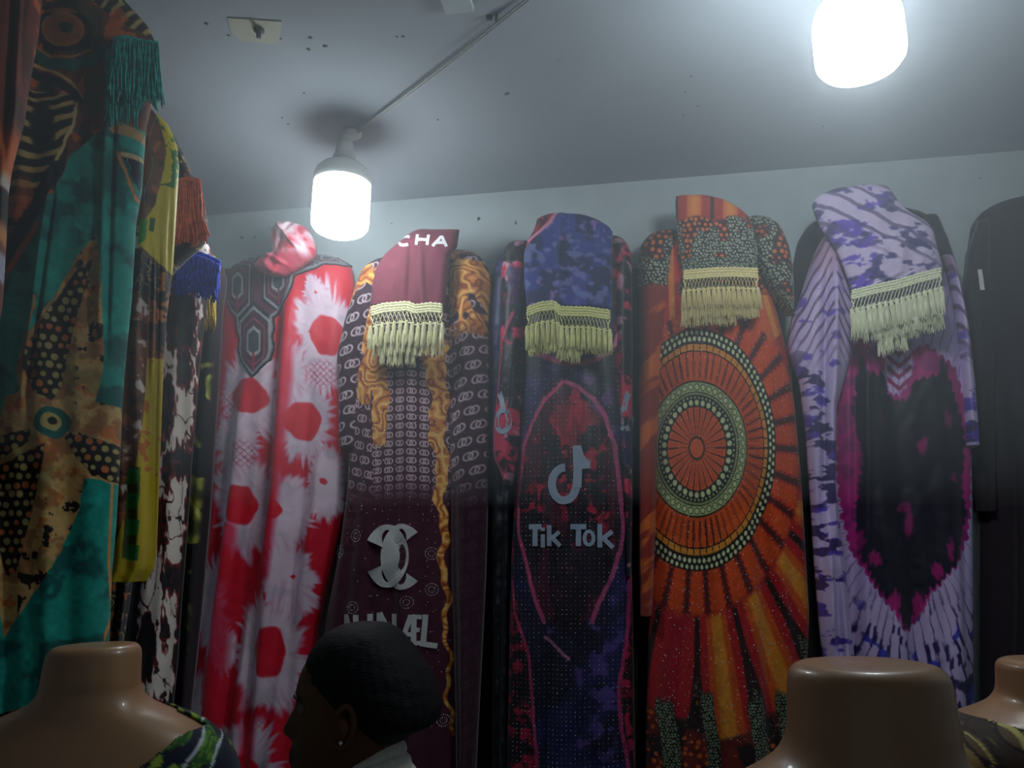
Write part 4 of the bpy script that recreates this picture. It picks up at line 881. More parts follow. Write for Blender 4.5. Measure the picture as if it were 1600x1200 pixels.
def P_teal(X, Y):
    c = Cv(X, Y, (22, 152, 138)); n = fbm(X, Y, 46, 701); c.over((10, 96, 92), ss(.5, .66, n)); c.over((40, 176, 158), ss(.6, .74, fbm(X, Y, 30, 703))*.7)
    wx_ = X+5*(fbm(X, Y, 16, 705)-.5); wy_ = Y+5*(fbm(X, Y, 16, 706)-.5)
    P = lambda p, aa=1.5: inpoly(wx_, wy_, p, aa)
    # upper rust area
    U_ = P([(-160, -80), (250, -80), (250, 75), (235, 210), (185, 212), (152, 232), (118, 262), (96, 318), (40, 395), (0, 478), (-160, 640)])
    c.over((112, 54, 34), U_); nn = fbm(X, Y, 26, 711); c.over((196, 98, 40), U_*ss(.52, .62, nn)); c.over((34, 22, 20), U_*ss(.56, .62, fbm(X*1.2, Y, 34, 713)))
    c.over((60, 66, 52), U_*ss(.6, .66, fbm(X, Y, 30, 715))*.8)
    z1 = P([(20, 168), (60, 172), (124, 176), (126, 205), (108, 250), (84, 290), (40, 370), (-20, 440), (-60, 300)])
    th = np.arctan2(wy_-196, wx_-70); rr = np.hypot(wx_-70, wy_-196)
    st = np.sin((wy_*1.0+.22*rr*np.cos(th*2))/2.7+X*.035); khaki = np.array((190, 160, 100))
    c.over((24, 18, 18), z1); c.over(khaki, z1*ss(.0, .6, st)*(1-ss(300, 400, Y)*.6)); c.over((190, 84, 34), z1*ss(270, 360, Y)*ss(.45, .6, nn)); c.over((26, 20, 18), z1*ell(wx_, wy_, 76, 226, 18, 38, 8))
    z2 = P([(140, -80), (246, -80), (246, 72), (205, 62), (180, 52), (140, 20)]); st2 = np.sin((wx_*.9+np.abs(wy_-20)*.55)/3.0); c.over((30, 26, 22), z2); c.over((186, 162, 92), z2*ss(.1, .6, st2)); c.over((196, 92, 38), P([(172, 48), (192, 30), (205, 52), (186, 62)], 4)*.8)
    # eye and bands
    c.over((150, 84, 48), ell(wx_, wy_, 108, 74, 36, 30)); e = er(wx_, wy_, 107, 76, 37, 30); c.over((24, 18, 22), (np.abs(e-1) < .13)*1.0*(Y > 50)); c.over((176, 112, 62), (np.abs(e-.8) < .06)*.7); c.over((36, 56, 48), ell(wx_, wy_, 111, 72, 11, 9))
    for pts, wd, col in [([(52, 70), (58, 108), (84, 128), (120, 132), (150, 118), (170, 100)], 15, (16, 92, 82)), ([(54, 60), (60, 102), (86, 118), (118, 118), (146, 104)], 4, (196, 120, 60)), ([(46, 112), (62, 132), (95, 142), (122, 158), (134, 176)], 5, (206, 160, 96)),
                         ([(47, 128), (68, 148), (98, 156), (122, 170), (130, 182)], 12, (18, 18, 34)), ([(128, 186), (120, 222), (104, 258), (84, 304)], 5, (214, 186, 130)),
                         ([(98, 284), (62, 352), (20, 420), (-60, 540)], 20, (16, 14, 20)), ([(70, 372), (30, 432), (-10, 492), (-60, 570)], 9, (190, 84, 34)), ([(180, 216), (222, 222)], 16, (188, 140, 92)), ([(196, 256), (222, 256)], 8, (206, 176, 122)), ([(186, 252), (206, 300), (214, 318)], 6, (204, 130, 70)), ([(150, 190), (150, 150), (182, 160)], 24, (60, 70, 56))]:
        c.over(col, line(wx_, wy_, pts, wd, 2))
    c.over((18, 20, 44), P([(196, 260), (222, 260), (219, 308)], 2))
    c.over((206, 120, 60), line(wx_, wy_, [(83, 350), (66, 490), (52, 545)], 3, 2)*(Y > 480))
    # the star
    TAN = (212, 172, 108)
    star = P([(156, 380), (162, 430), (166, 520), (166, 580), (154, 636), (191, 640), (189, 760), (182, 758), (138, 750), (130, 800), (104, 860), (76, 910), (18, 992), (12, 940), (0, 860), (-30, 800), (-80, 760), (-80, 690), (10, 660), (20, 628), (42, 620), (36, 590), (44, 560), (62, 528), (92, 480), (124, 420)], 2)
    c.over(TAN, star); n3 = fbm(X, Y, 20, 721); c.over((206, 112, 48), star*ss(.58, .68, n3)*.8); c.over((150, 100, 60), star*ss(.55, .65, fbm(X, Y, 28, 723))*.7); c.over((150, 150, 92), star*ss(.56, .66, fbm(X, Y, 40, 725))*.6)
    c.over((26, 24, 24), star*ss(.64, .67, fbm(X, Y, 15, 727))*ss(118, 132, X)*(Y < 640)); c.over((26, 24, 24), star*ss(.60, .63, fbm(X, Y, 17, 728))*(Y > 770)*(X > 40))
    blk = P([(150, 420), (128, 500), (114, 560), (104, 610), (90, 636), (64, 622), (48, 588), (52, 560), (84, 500), (126, 436)], 2)
    blk = np.maximum(blk, P([(0, 690), (58, 678), (62, 694), (0, 730), (-60, 730)], 2)); blk = np.maximum(blk, P([(108, 690), (122, 680), (150, 690), (190, 700), (186, 756), (150, 748), (126, 720)], 2))
    blk = np.maximum(blk, P([(0, 738), (80, 700), (78, 730), (66, 780), (54, 830), (40, 888), (22, 900), (6, 850), (-60, 780)], 2))
    c.over((28, 22, 22), blk); d, h = dots(X, Y, 14.5, 14, 5.6, 731, .16, vary=.35); c.over((176, 160, 100), d*blk); c.over((196, 110, 60), d*blk*(h > .7))
    c.over((20, 108, 100), ell(wx_, wy_, 92, 668, 27, 23)); c.over((196, 176, 110), ell(wx_, wy_, 90, 667, 15, 13)); c.over((20, 20, 26), ell(wx_, wy_, 92, 666, 6.5, 6))
    c.over((214, 150, 80), line(X, Y, [(178, 760), (172, 880), (176, 960), (164, 1000)], 4, 2)*(X > 165))
    c.grain(7, .10, 733); return c.c
dT = Cloth(lplane(200, 1.26, 32), [(-50, -48), (-80, -30), (-95, 20), (-95, 200), (-80, 600), (-60, 1400)], [(120, -48), (160, -30), (192, 0), (234, 46), (246, 74), (240, 150), (228, 205), (222, 300), (213, 350), (206, 470), (197, 560), (191, 640), (188, 720), (182, 820), (175, 900), (173, 960), (168, 1050), (164, 1200), (160, 1400)], -48, 1400, T=.055, topr=40, seed=51, wave=.005, nf=2.6,
           folds=[(172, 200, 160, 520, 8, .014), (182, 200, 172, 520, 4, -.012), (85, 330, 45, 620, 6, .010), (92, 330, 55, 620, 4, -.008), (60, -40, 40, 330, 14, .012), (150, 720, 150, 1100, 16, .012)])
rT = root_of(dT, 'printed_dress', 'teal velvet dress with tan star and rust swirl print, teal fringe on its shoulder', 'dress')
dT.mesh('body', P_teal, M_VELVET, 1.3, parent=rT); hook(dT, rT, 1.10)
pT = Plane(dT.pl.p, .062, dT.pl.n)
thread_fringe(rT, pT, [(178, 62), (196, 60), (222, 66), (248, 70)], 104, 60, M_TEALT, rad=1.0, curl=3, flare=14, layers=3)
thread_fringe(rT, Plane(dT.pl.p, .052, dT.pl.n), [(166, 84), (190, 78), (220, 84)], 122, 46, M_TEALT, rad=.9, curl=6, layers=2, ragged=.35)
def P_rust(X, Y):
    c = Cv(X, Y, (120, 52, 38)); c.over((70, 28, 24), ss(.5, .62, fbm(X*1.5, Y*.4, 40, 741))); c.over((206, 100, 36), ss(200, 245, Y+10*vn(X/5, Y/9, 3))*(1-ss(285, 300, Y))); c.over((204, 190, 180), ss(276, 296, Y+8*vn(X/5, Y/9, 3))*(1-ss(300, 308, Y))); c.over((24, 20, 24), ss(300, 312, Y)*(1-ss(345, 360, Y))); c.over((206, 140, 80), ss(350, 370, Y)*(1-ss(380, 400, Y))); c.over((170, 170, 190), ss(395, 410, Y)*(1-ss(440, 455, Y)))
    c.over((206, 100, 44), (X > 48)*ss(.5, .6, fbm(X, Y, 20, 743))*(Y < 90)*.9); c.grain(8, .1, 4); return c.c
dR = Cloth(lplane(60, 1.0), [(-100, -80), (-150, -40), (-170, 600), (-170, 800)], [(30, -80), (60, -50), (66, 0), (60, 60), (47, 130), (38, 195), (20, 262), (14, 300), (9, 400), (4, 480), (-20, 600), (-40, 800)], -80, 800, T=.05, topr=30, seed=53, wave=.012, nf=4, folds=[(38, -60, 22, 260, 5, .012), (28, -60, 10, 260, 4, -.01)])
rR = root_of(dR, 'rust_dress', 'dark rust velvet dress with orange tip at the upper left edge of the photo', 'dress')
dR.mesh('body', P_rust, M_VELVET, 1.5, parent=rR); hook(dR, rR, .98)
def P_yel(X, Y):
    c = Cv(X, Y, (118, 68, 42)); n = fbm(X, Y*.8, 18, 751); c.over((206, 190, 180), ss(.54, .6, n)*ss(.5, .55, fbm(X, Y, 40, 753))); c.over((70, 34, 24), ss(.55, .62, fbm(X, Y, 14, 755))); c.over((196, 110, 60), ss(.6, .68, fbm(X, Y, 22, 757))*.7)
    wx_ = X+3*(fbm(X, Y, 14, 759)-.5); YEL = (212, 190, 18)
    P = lambda p, aa=1.5: inpoly(wx_, Y, p, aa)
    up = P([(236, 170), (262, 192), (280, 222), (284, 262), (280, 330), (274, 440), (262, 428), (215, 398), (222, 360), (240, 330), (250, 290), (258, 250), (250, 210)]); c.over(YEL, up); c.over((30, 120, 30), up*ss(.60, .63, fbm(X, Y, 13, 761))*(Y < 300)*(X > 240)); c.over((30, 140, 30), P([(214, 356), (228, 356), (224, 388), (212, 396)])); c.over((20, 100, 30), P([(232, 352), (240, 350), (238, 372), (230, 372)])); 
    band = P([(200, 398), (215, 404), (262, 430), (272, 432), (258, 480), (240, 476), (205, 468)]); c.over((26, 24, 26), band); g = np.abs(fbm(X, Y, 16, 763)-.5) < .018; c.over((160, 140, 96), band*g)
    c.over((30, 24, 24), P([(243, 430), (270, 432), (258, 560), (242, 556)])); c.over((196, 120, 50), P([(243, 430), (270, 432), (258, 560), (242, 556)])*ss(.58, .62, fbm(X, Y, 12, 765)))
    low = P([(228, 565), (258, 562), (253, 700), (246, 880), (236, 925), (150, 925), (196, 800), (206, 740), (222, 655)]); c.over((190, 165, 20), low); c.over((60, 70, 20), P([(198, 732), (216, 735), (208, 872), (188, 872)])); 
    for y in (735, 772, 812, 850): c.over((20, 120, 40), P([(198, y), (215, y+3), (211, y+26), (194, y+24)]))
    c.over((180, 80, 30), low*ss(.6, .66, fbm(X, Y, 16, 769))*(Y < 760)*.8)
    return c.c
dY = Cloth(lplane(262, 1.36), [(120, 165), (60, 200), (40, 400), (30, 905)], [(226, 165), (238, 174), (262, 196), (276, 225), (280, 262), (276, 330), (270, 425), (260, 500), (256, 560), (251, 700), (245, 860), (241, 890), (228, 908)], 165, 908, T=.045, topr=24, seed=55, wave=.012, nf=3,
           folds=[(266, 330, 262, 420, 4, -.012), (240, 420, 235, 600, 5, .012), (246, 430, 240, 900, 4, -.010)])
rY = root_of(dY, 'printed_blouse', 'yellow and brown printed top with green blots behind the teal dress', 'blouse')
dY.mesh('body', P_yel, M_SILK, 1.3, parent=rY)
def P_goldbr(X, Y):
    c = Cv(X, Y, (24, 23, 26)); g = np.abs(fbm(X, Y, 20, 771, 3)-.5) < .014; c.over((196, 170, 110), g*1.0); c.over((214, 180, 60), (1-ss(185, 230, Y))*ss(.45, .55, fbm(X, Y, 10, 773))); c.over((160, 90, 40), ss(.66, .7, fbm(X, Y, 15, 775))); return c.c
dG = Cloth(lplane(310, 1.54), [(190, 178), (150, 210), (120, 400), (100, 1350)], [(244, 178), (262, 196), (284, 236), (306, 286), (318, 312), (326, 350), (320, 384), (290, 410), (264, 436), (250, 500), (236, 600), (226, 700), (214, 860), (202, 950), (186, 1050), (180, 1350)], 178, 1350, T=.04, topr=24, seed=57, wave=.010, nf=3)
rG = root_of(dG, 'printed_dress', 'black dress with fine gold branches and a coral red fringe on the shoulder', 'dress')
dG.mesh('body', P_goldbr, M_CLOTH, 1.6, parent=rG)
thread_fringe(rG, Plane(dG.pl.p, .052, dG.pl.n), [(272, 287), (290, 281), (313, 284)], 98, 64, M_REDT, rad=1.0, curl=7, flare=14, layers=3, ragged=.15)
def P_ikat(X, Y):
    c = Cv(X, Y, (17, 18, 26)); wx_ = X+9*(vn(X/3.0, Y/11, 5)-.5)+5*(fbm(X, Y, 18, 783)-.5); wy_ = Y+26*(vn(X/2.6, Y/24, 6)-.5)
    xl = np.interp(wy_, [380, 470, 560, 640, 700, 800, 900, 1000, 1100], [290, 262, 256, 250, 246, 236, 226, 216, 214]); xr = np.interp(wy_, [380, 430, 470, 560, 640, 700, 800, 900, 1000, 1080, 1110], [330, 345, 320, 312, 304, 300, 292, 284, 278, 272, 230])
    band = ss(-1, 1, wx_-xl)*ss(-1, 1, xr-wx_)*(1-ss(1085, 1105, wy_)); cream = (244, 230, 220)
    c.over((120, 24, 30), band); b2 = ss(1.5, 3.5, wx_-xl)*ss(1.5, 3.5, xr-wx_)*(1-ss(1080, 1095, wy_)); c.over(cream, b2)
    for (x, y, rx, ry) in [(283, 430, 14, 60), (288, 510, 22, 50), (266, 640, 13, 44), (292, 580, 9, 30), (250, 700, 10, 20), (268, 740, 5, 30), (246, 812, 15, 44), (286, 720, 12, 26), (270, 905, 13, 22), (232, 880, 8, 30), (236, 1010, 14, 46), (262, 830, 3, 50), (262, 980, 3, 30)]:
        c.over((130, 26, 32), band*ell(wx_, wy_, x, y, rx+2.2, ry+5)); c.over((17, 18, 26), band*ell(wx_, wy_, x, y, rx, ry))
    c.over((96, 24, 30), b2*(np.abs(fbm(X*1.4, Y*.45, 26, 785, 2)-.5) < .014)*1.0); c.over((60, 20, 26), b2*ss(.70, .73, fbm(X, Y*.5, 9, 787)))
    return c.c
dI = Cloth(lplane(330, 1.70, 22), [(250, 300), (215, 330), (190, 450), (170, 800), (150, 1140), (140, 1300)], [(285, 300), (310, 350), (330, 392), (344, 430), (346, 446), (326, 462), (318, 520), (310, 600), (302, 700), (292, 850), (284, 950), (278, 1040), (272, 1090), (262, 1300)], 300, 1300, T=.035, topr=24, seed=59, wave=.005, nf=2)
rI = root_of(dI, 'ikat_dress', 'black and cream ikat dress with dark red edging and a blue fringe', 'dress')
dI.mesh('body', P_ikat, M_SILK, 1.2, parent=rI)
thread_fringe(rI, Plane(dI.pl.p, .052, dI.pl.n), [(272, 396), (296, 393), (322, 401), (345, 412)], 68, 80, M_BLUET, rad=1.1, curl=8, flare=-10, layers=3, ragged=.45)
def P_olive(X, Y):
    c = Cv(X, Y, (22, 24, 22)); n = fbm(X, Y*.7, 34, 791, 3); lf = ss(.52, .56, n)*(1-ss(880, 960, Y)*.8); c.over((150, 150, 52), lf); c.over((206, 206, 110), lf*ss(.1, .8, np.sin((X-.6*Y)/3.2+6*n))*.7); c.over((60, 66, 26), lf*ss(.6, .8, n)); c.over((40, 24, 34), ss(-12, -5, X-np.interp(Y, [430, 600, 800, 950, 1110], [352, 342, 327, 314, 298]))); return c.c
dO = Cloth(lplane(340, 1.84, 20), [(290, 395), (270, 440), (250, 600), (220, 1300)], [(330, 395), (348, 412), (356, 440), (350, 480), (343, 600), (330, 800), (317, 950), (300, 1110), (290, 1300)], 395, 1300, T=.035, topr=20, seed=61, wave=.008, nf=2)
rO = root_of(dO, 'leaf_print_dress', 'black dress with olive leaf print between ikat dress and red tie-dye dress', 'dress')
dO.mesh('body', P_olive, M_CLOTH, 1.5, parent=rO)
thread_fringe(rO, Plane(dO.pl.p, .045, dO.pl.n), [(319, 448), (338, 450)], 68, 22, M_YELT, rad=.9, curl=2, layers=2)
# loose thread ends trailing from the teal fringe
b = MB()
for (x0, y0, ln, ph) in [(226, 180, 130, 0), (242, 172, 150, 1.5), (214, 205, 60, 3)]:
    b.tube([at(x0-14*j/12+5*math.sin(j*.9+ph), y0+ln*j/12, Plane(dT.pl.p, .066, dT.pl.n)) for j in range(13)], .0005, 4)
b.build('loose_thread', M_TEALT, rT)['label'] = 'long loose threads hanging from the teal fringe'
# ================================================================== MANNEQUINS
PROF = [(0.0, .012, .011, 0), (.0008, .038, .038, 0), (.0028, .046, .045, 0), (.0075, .0502, .0492, 0), (.013, .0518, .0505, 0), (.02, .0525, .051, 0), (.04, .054, .052, 0), (.053, .056, .053, .002), (.064, .063, .056, .004), (.073, .076, .06, .007), (.081, .094, .064, .01), (.09, .113, .07, .014), (.102, .133, .078, .018), (.12, .152, .088, .022), (.145, .166, .098, .026), (.19, .176, .11, .03), (.25, .174, .122, .036), (.32, .165, .125, .036), (.40, .140, .105, .02), (.48, .122, .09, .012), (.55, .134, .10, .01), (.63, .160, .118, .008), (.70, .168, .122, .006), (.76, .160, .116, .006), (.80, .15, .108, .006)]
PROF0 = PROF
def loft(sec, c, n=72, off=0.0, ang=0.0, keep=None, e=2.25):
    ca, sa = math.cos(ang), math.sin(ang); V = []; loc = []
    for (dz, rx, ry, cy) in sec:
        for k in range(n):
            a = 2*PI*k/n; x = math.copysign(abs(math.cos(a))**(2/e), math.cos(a))*(rx+off); y = math.copysign(abs(math.sin(a))**(2/e), math.sin(a))*(ry+off)+cy
            loc.append((x, y, -dz)); V.append((c[0]+x*ca-y*sa, c[1]+x*sa+y*ca, c[2]-dz))
    F = []
    for i in range(len(sec)-1):
        for k in range(n):
            q = (i*n+k, i*n+(k+1) % n, (i+1)*n+(k+1) % n, (i+1)*n+k)
            if keep is None or all(keep(*loc[j]) for j in q): F.append(q)
    return V, F, np.array(loc)
def fine(sec, m):
    S_ = np.array(sec); t = np.arange(len(S_)); tt = np.linspace(0, len(S_)-1, m); return [tuple(np.interp(x, t, S_[:, k]) for k in range(4)) for x in tt]
def smooth_sec(sec, m):
    S_ = np.array(sec); t = np.arange(len(S_)); out = []
    for x in np.linspace(0, len(S_)-1, m):
        i = min(int(x), len(S_)-2); f = x-i; p0 = S_[max(i-1, 0)]; p1 = S_[i]; p2 = S_[i+1]; p3 = S_[min(i+2, len(S_)-1)]
        out.append(tuple(.5*((2*p1)+(-p0+p2)*f+(2*p0-5*p1+4*p2-p3)*f*f+(-p0+3*p1-3*p2+p3)*f**3)))
    return out
def mannequin(px, py_top, dep, label, ang, keep, paint, dlabel, tilt=0.0, mt=M_SKIN, dressmat=M_CLOTH, dn='dress', vs=1.0):
    PROF = [(z_*(vs+(1-vs)*min(1, z_/.5)**2), a_, b_, c_) for z_, a_, b_, c_ in PROF0]
    c = at(px, py_top, depth(dep)); root = empty('mannequin', (c[0], c[1], 0), label, 'mannequin', None)
    V, F, _ = loft(smooth_sec(PROF, 90), c, 72, 0, ang)
    V = np.array(V); w_ = np.clip((V[:, 2]-(c[2]-.05))/.05, 0, 1); V[:, 2] += tilt*(V[:, 0]-c[0])*w_
    n = 72; F.append(tuple(range(n-1, -1, -1))); F.append(tuple(len(V)-n+k for k in range(n)))
    b = MB(); b.add(V, F); b.build('torso', mt, root)
    b = MB(); b.tube([(c[0], c[1], c[2]-.78), (c[0], c[1], .03)], .014, 16); b.build('stand_pole', M_STEEL, root)
    b = MB(); b.lathe([(.17, 0), (.17, .008), (.15, .018), (.03, .028), (.018, .05)], (c[0], c[1], 0), 40); b.build('stand_base', M_STEEL, root)
    # the dress it wears: a shell just over the body, open at the neckline, flaring below the hip
    sec = [s for s in smooth_sec(PROF, 330) if s[0] > .05*vs]
    last = sec[-1]; sec += [(last[0]+.05*i, last[1]+.002*i, last[2]+.002*i, last[3]) for i in range(1, 6)]
    V, F, loc = loft(sec, c, 260, .007, ang, keep); V = np.array(V); used = np.unique(np.array(F)); rm = -np.ones(len(V), int); rm[used] = np.arange(len(used))
    F = rm[np.array(F)]; V = V[used]; loc = loc[used]
    V[:, 2] += .0
    me = fast_mesh(dn, V, F, dressmat, lin(np.clip(paint(loc), 0, 255))); d = link(dn, me, None)
    mod = d.modifiers.new('thick', 'SOLIDIFY'); mod.thickness = .0025; mod.offset = 0.2
    tag(d, dlabel, 'dress')
    return root
def P_green(loc):
    X = loc[:, 0]*900; Y = -loc[:, 2]*900+loc[:, 1]*500; X = X*1.5; Y = Y*1.5; c = Cv(X, Y, (14, 22, 44))
    n = fbm(X, Y, 44, 811); ring = (np.abs(((n*7) % 1)-.5) < .12); c.over((40, 90, 36), ss(.54, .57, fbm(X, Y, 60, 813))); d, h = dots(X, Y, 7, 6.5, 2.4, 815, .3); c.over((110, 160, 40), d*ss(.54, .57, fbm(X, Y, 60, 813))); c.over((150, 176, 40), ring*ss(.47, .52, fbm(X, Y, 34, 817))); d, h = dots(X, Y, 30, 26, 8, 819, .3); c.over((150, 180, 60), d*(h > .4))
    e = np.abs(np.hypot(X-190, (Y-160)*.8)-20) < 1.8; c.over((200, 205, 215), e*1.0); return c.c
def P_redw(loc):
    X = loc[:, 0]*900; Y = -loc[:, 2]*900+loc[:, 1]*500; c = Cv(X, Y, (150, 18, 44)); c.over((28, 20, 24), (np.abs(fbm(X, Y, 30, 821)-.5) < .03)*1.0); c.over((206, 196, 190), ss(.62, .65, fbm(X, Y, 18, 823))); return c.c
def P_mud(loc):
    X = loc[:, 0]*1600; Y = -loc[:, 2]*1600+loc[:, 1]*900; c = Cv(X, Y, (206, 190, 110)); j = np.floor(Y/22); i = np.floor(X/34+.5*np.mod(j, 2)); h = _h(i, j, 5); fx = X/34+.5*np.mod(j, 2)-i; fy = Y/22-j
    c.over((60, 44, 30), (h > .68)*1.0); c.over((150, 120, 70), ((h > .4) & (h <= .68))*1.0); n = vn(X/2.2, Y/14, 7); c.over((70, 50, 34), ss(.55, .8, n*(.4+fy))*(h < .8)*.8); c.over((196, 180, 120), ss(.6, .85, n*(1.2-fy))*(h > .68)*.7)
    c.over((34, 20, 22), ((fx < .09) | (fy < .12))*1.0); c.over((34, 20, 22), ((fx < .22) & (np.sin(Y*1.1) > .2))*1.0); c.over((170, 190, 220), ell(X, Y, -150, 120, 9, 5)); return c.c
mannequin(150, 1006, .90, 'headless brown mannequin at the lower left wearing a green and navy print dress', 0.12, lambda x, y, z: z < -.098-.55*max(0, .115-abs(x))-.25*max(0, -y-.02) or (y > .02 and z < -.08 and abs(x) > .07), P_green, 'green and navy leaf print dress worn by the lower left mannequin', tilt=.03)
mannequin(1352, 1034, .62, 'headless brown mannequin nearest the camera below the lavender tie-dye dress', 0.2, lambda x, y, z: z < -.125-.6*max(0, .14-abs(x)) or (x < -.10 and z < -.088-.5*max(0, x+.115)), P_redw, 'dark red print dress just showing on the shoulder of the nearest mannequin', tilt=.02)
mannequin(1652, 1030, .90, 'headless brown mannequin cut by the right edge of the photo', 0.15, lambda x, y, z: z < -.050-.25*max(0, .10-abs(x)), P_mud, 'beige and brown brick-patterned dress on the mannequin at the right edge', vs=.66)
# ================================================================== THE PERSON
PP = depth(1.18); k = .00098; TOP = at(578, 972, PP)
def X_(px): return (px-578)*k
SEC = [(976, 560, 592, .012), (980, 538, 604, .035), (988, 520, 618, .052), (1002, 504, 632, .065), (1020, 491, 646, .073), (1042, 479, 660, .077), (1060, 474, 670, .078), (1072, 472.5, 675, .078), (1084, 476, 678, .077), (1096, 477, 677, .076), (1110, 475, 672, .074), (1128, 474, 656, .071), (1142, 473, 634, .067), (1158, 471, 622, .062), (1172, 472, 615, .058), (1186, 474, 612, .052), (1200, 476, 611, .046), (1212, 486, 611, .041), (1222, 512, 612, .045), (1240, 530, 614, .048), (1270, 530, 618, .05), (1295, 524, 628, .06), (1310, 510, 640, .09), (1330, 498, 650, .145), (1360, 490, 658, .175), (1420, 482, 662, .165), (1500, 480, 655, .15), (1600, 488, 645, .13), (1700, 478, 655, .15), (1800, 472, 665, .165), (1850, 478, 660, .155)]
b = MB(); n = 64; V = []
sec = smooth_sec(SEC, 220)
for (y, xf, xb, hw) in sec:
    cx = (X_(xf)+X_(xb))/2; hx = (X_(xb)-X_(xf))/2; z = TOP[2]-(y-972)*k
    for i in range(n):
        a = 2*PI*i/n; x = cx+hx*math.cos(a); yy = hw*math.sin(a); face = max(0, -math.cos(a))**1
        if y < 1215:
            q = math.exp(-(yy/.015)**2)*(math.cos(a) < 0); q2 = math.exp(-(yy/.02)**2)*(math.cos(a) < 0)
            nose = np.interp(y, [1076, 1092, 1112, 1128, 1136, 1142], [0, .006, .014, .021, .016, 0]); x -= nose*q
            x -= .0055*q2*(math.exp(-((y-1157)/5)**2)+math.exp(-((y-1169)/5)**2))*1.0
            x += .006*(math.exp(-((abs(yy)-.031)/.013)**2))*math.exp(-((y-1092)/9)**2)*(math.cos(a) < 0)
            x -= .003*math.exp(-((y-1078)/6)**2)*math.exp(-(yy/.045)**2)*(math.cos(a) < 0)
        V.append((TOP[0]+x, TOP[1]+yy, z))
F = [(i*n+j, i*n+(j+1) % n, (i+1)*n+(j+1) % n, (i+1)*n+j) for i in range(len(sec)-1) for j in range(n)]+[tuple(range(n-1, -1, -1)), tuple(len(V)-n+j for j in range(n))]
b.add(V, F)
def ph(px, yy, py): return np.array([TOP[0]+X_(px), TOP[1]+yy, TOP[2]-(py-972)*k])
for s in (-1, 1):
    b.tube([ph(572, s*.15, 1338), ph(580, s*.185, 1420), ph(585, s*.195, 1560), ph(582, s*.195, 1640), ph(555, s*.19, 1760), ph(535, s*.185, 1860)], [.045, .048, .040, .036, .030, .022], 16)
    b.tube([ph(536, s*.185, 1850), ph(528, s*.183, 1890), ph(520, s*.18, 1940)], [.024, .034, .028], 14)
    for f, (dx, ln) in enumerate([(-14, 52), (-5, 62), (5, 64), (14, 52)]):
        q = ph(520+dx, s*.18, 1928); b.tube([q, q+np.array([-.008, -.004*s, -ln*.0005]), q+np.array([-.004, -.014*s, -ln*.001])], [.010, .009, .007], 8)
    q = ph(508, s*.178, 1890); b.tube([q, q+np.array([-.022, -.012*s, -.03]), q+np.array([-.026, -.022*s, -.055])], [.012, .010, .008], 8)
    b.tube([ph(568, s*.08, 1810), ph(570, s*.085, 2000), ph(572, s*.085, 2190), ph(576, s*.085, 2400), ph(584, s*.085, 2540)], [.085, .075, .055, .046, .034], 16)
    foot = ph(584, s*.085, 2540); foot[2] = .035; b.tube([foot+np.array([.03, 0, .0]), foot+np.array([-.05, 0, -.002]), foot+np.array([-.14, 0, -.012]), foot+np.array([-.18, 0, -.016])], [.032, .034, .028, .016], 12)
    a0 = foot+np.array([0, 0, .0]); b.tube([ph(584, s*.085, 2530), a0], [.036, .034], 12)
M_PSK = mat('brown_skin', (96, 60, 42), .5, spec=.4, vary=.06, bs_scale=300, bs_str=.1)
person = b.build('person', M_PSK)
tag(person, 'person in left profile with dark tied hair and a white collar, lower centre', 'person')
md = person.modifiers.new('skin', 'REMESH'); md.mode = 'VOXEL'; md.voxel_size = .0048; md.use_smooth_shade = True
ms = person.modifiers.new('soft', 'SMOOTH'); ms.factor = .5; ms.iterations = 3
# ears
for s in (-1, 1):
    b = MB(); e0 = ph(562, s*.074, 1108)
    b.tube([e0+np.array([.020*math.cos(a)*.7+.004*math.sin(a), s*(.006+.004*math.sin(a)), .028*math.sin(a)]) for a in np.linspace(-2.2, 2.6, 16)], [.004+.0015*math.sin(PI*i/15) for i in range(16)], 8)
    b.tube([e0+np.array([-.006, 0, .012]), e0+np.array([.002, s*.006, 0]), e0+np.array([-.004, s*.002, -.02])], [.010, .009, .007], 8); b.build('ear', M_PSK, person)
    b = MB(); eye = ph(491, s*.031, 1093); b.lathe([(.001, -.0095), (.006, -.0075), (.0095, 0), (.006, .0075), (.001, .0095)], eye, 16); b.build('eye', mat('eye_white', (110, 98, 90), .4), person)
    b = MB(); b.tube([ph(475, s*.014, 1079), ph(477, s*.028, 1076), ph(485, s*.042, 1080)], [.002, .003, .0015], 6); b.build('eyebrow', M_BLACKP, person)
    b = MB(); b.lathe([(.0005, -.003), (.003, 0), (.0005, .003)], ph(560, s*.084, 1128), 8); b.build('earring', M_STUD, person)
# hair: a full cap swept back over the skull, with ridges
M_HAIR = mat('black_hair', (15, 16, 20), .7, spec=.25, bs_scale=60, bs_str=.4, vary=.3, dist=.004, stretch=(1, 6, 6))
HS = [(971, 564, 592, .012), (973, 548, 604, .03), (978, 530, 616, .05), (989, 512, 631, .068), (1005, 497, 646, .08), (1025, 487, 662, .087), (1045, 485, 676, .09), (1065, 490, 686, .09), (1085, 503, 692, .088), (1100, 522, 692, .085), (1115, 545, 684, .078), (1128, 562, 655, .066), (1138, 575, 640, .05), (1145, 590, 625, .02)]
V = []; hs = smooth_sec(HS, 90); n = 120
for (y, xf, xb, hw) in hs:
    cx = (X_(xf)+X_(xb))/2; hx = (X_(xb)-X_(xf))/2; z = TOP[2]-(y-972)*k
    for i in range(n):
        a = 2*PI*i/n; rg = 1+.006*math.sin(a*34+y*.05)+.02*(float(vn(np.array([a*5]), np.array([y/9]), 3)[0])-.5); V.append((TOP[0]+cx+hx*rg*math.cos(a), TOP[1]+hw*rg*math.sin(a), z))
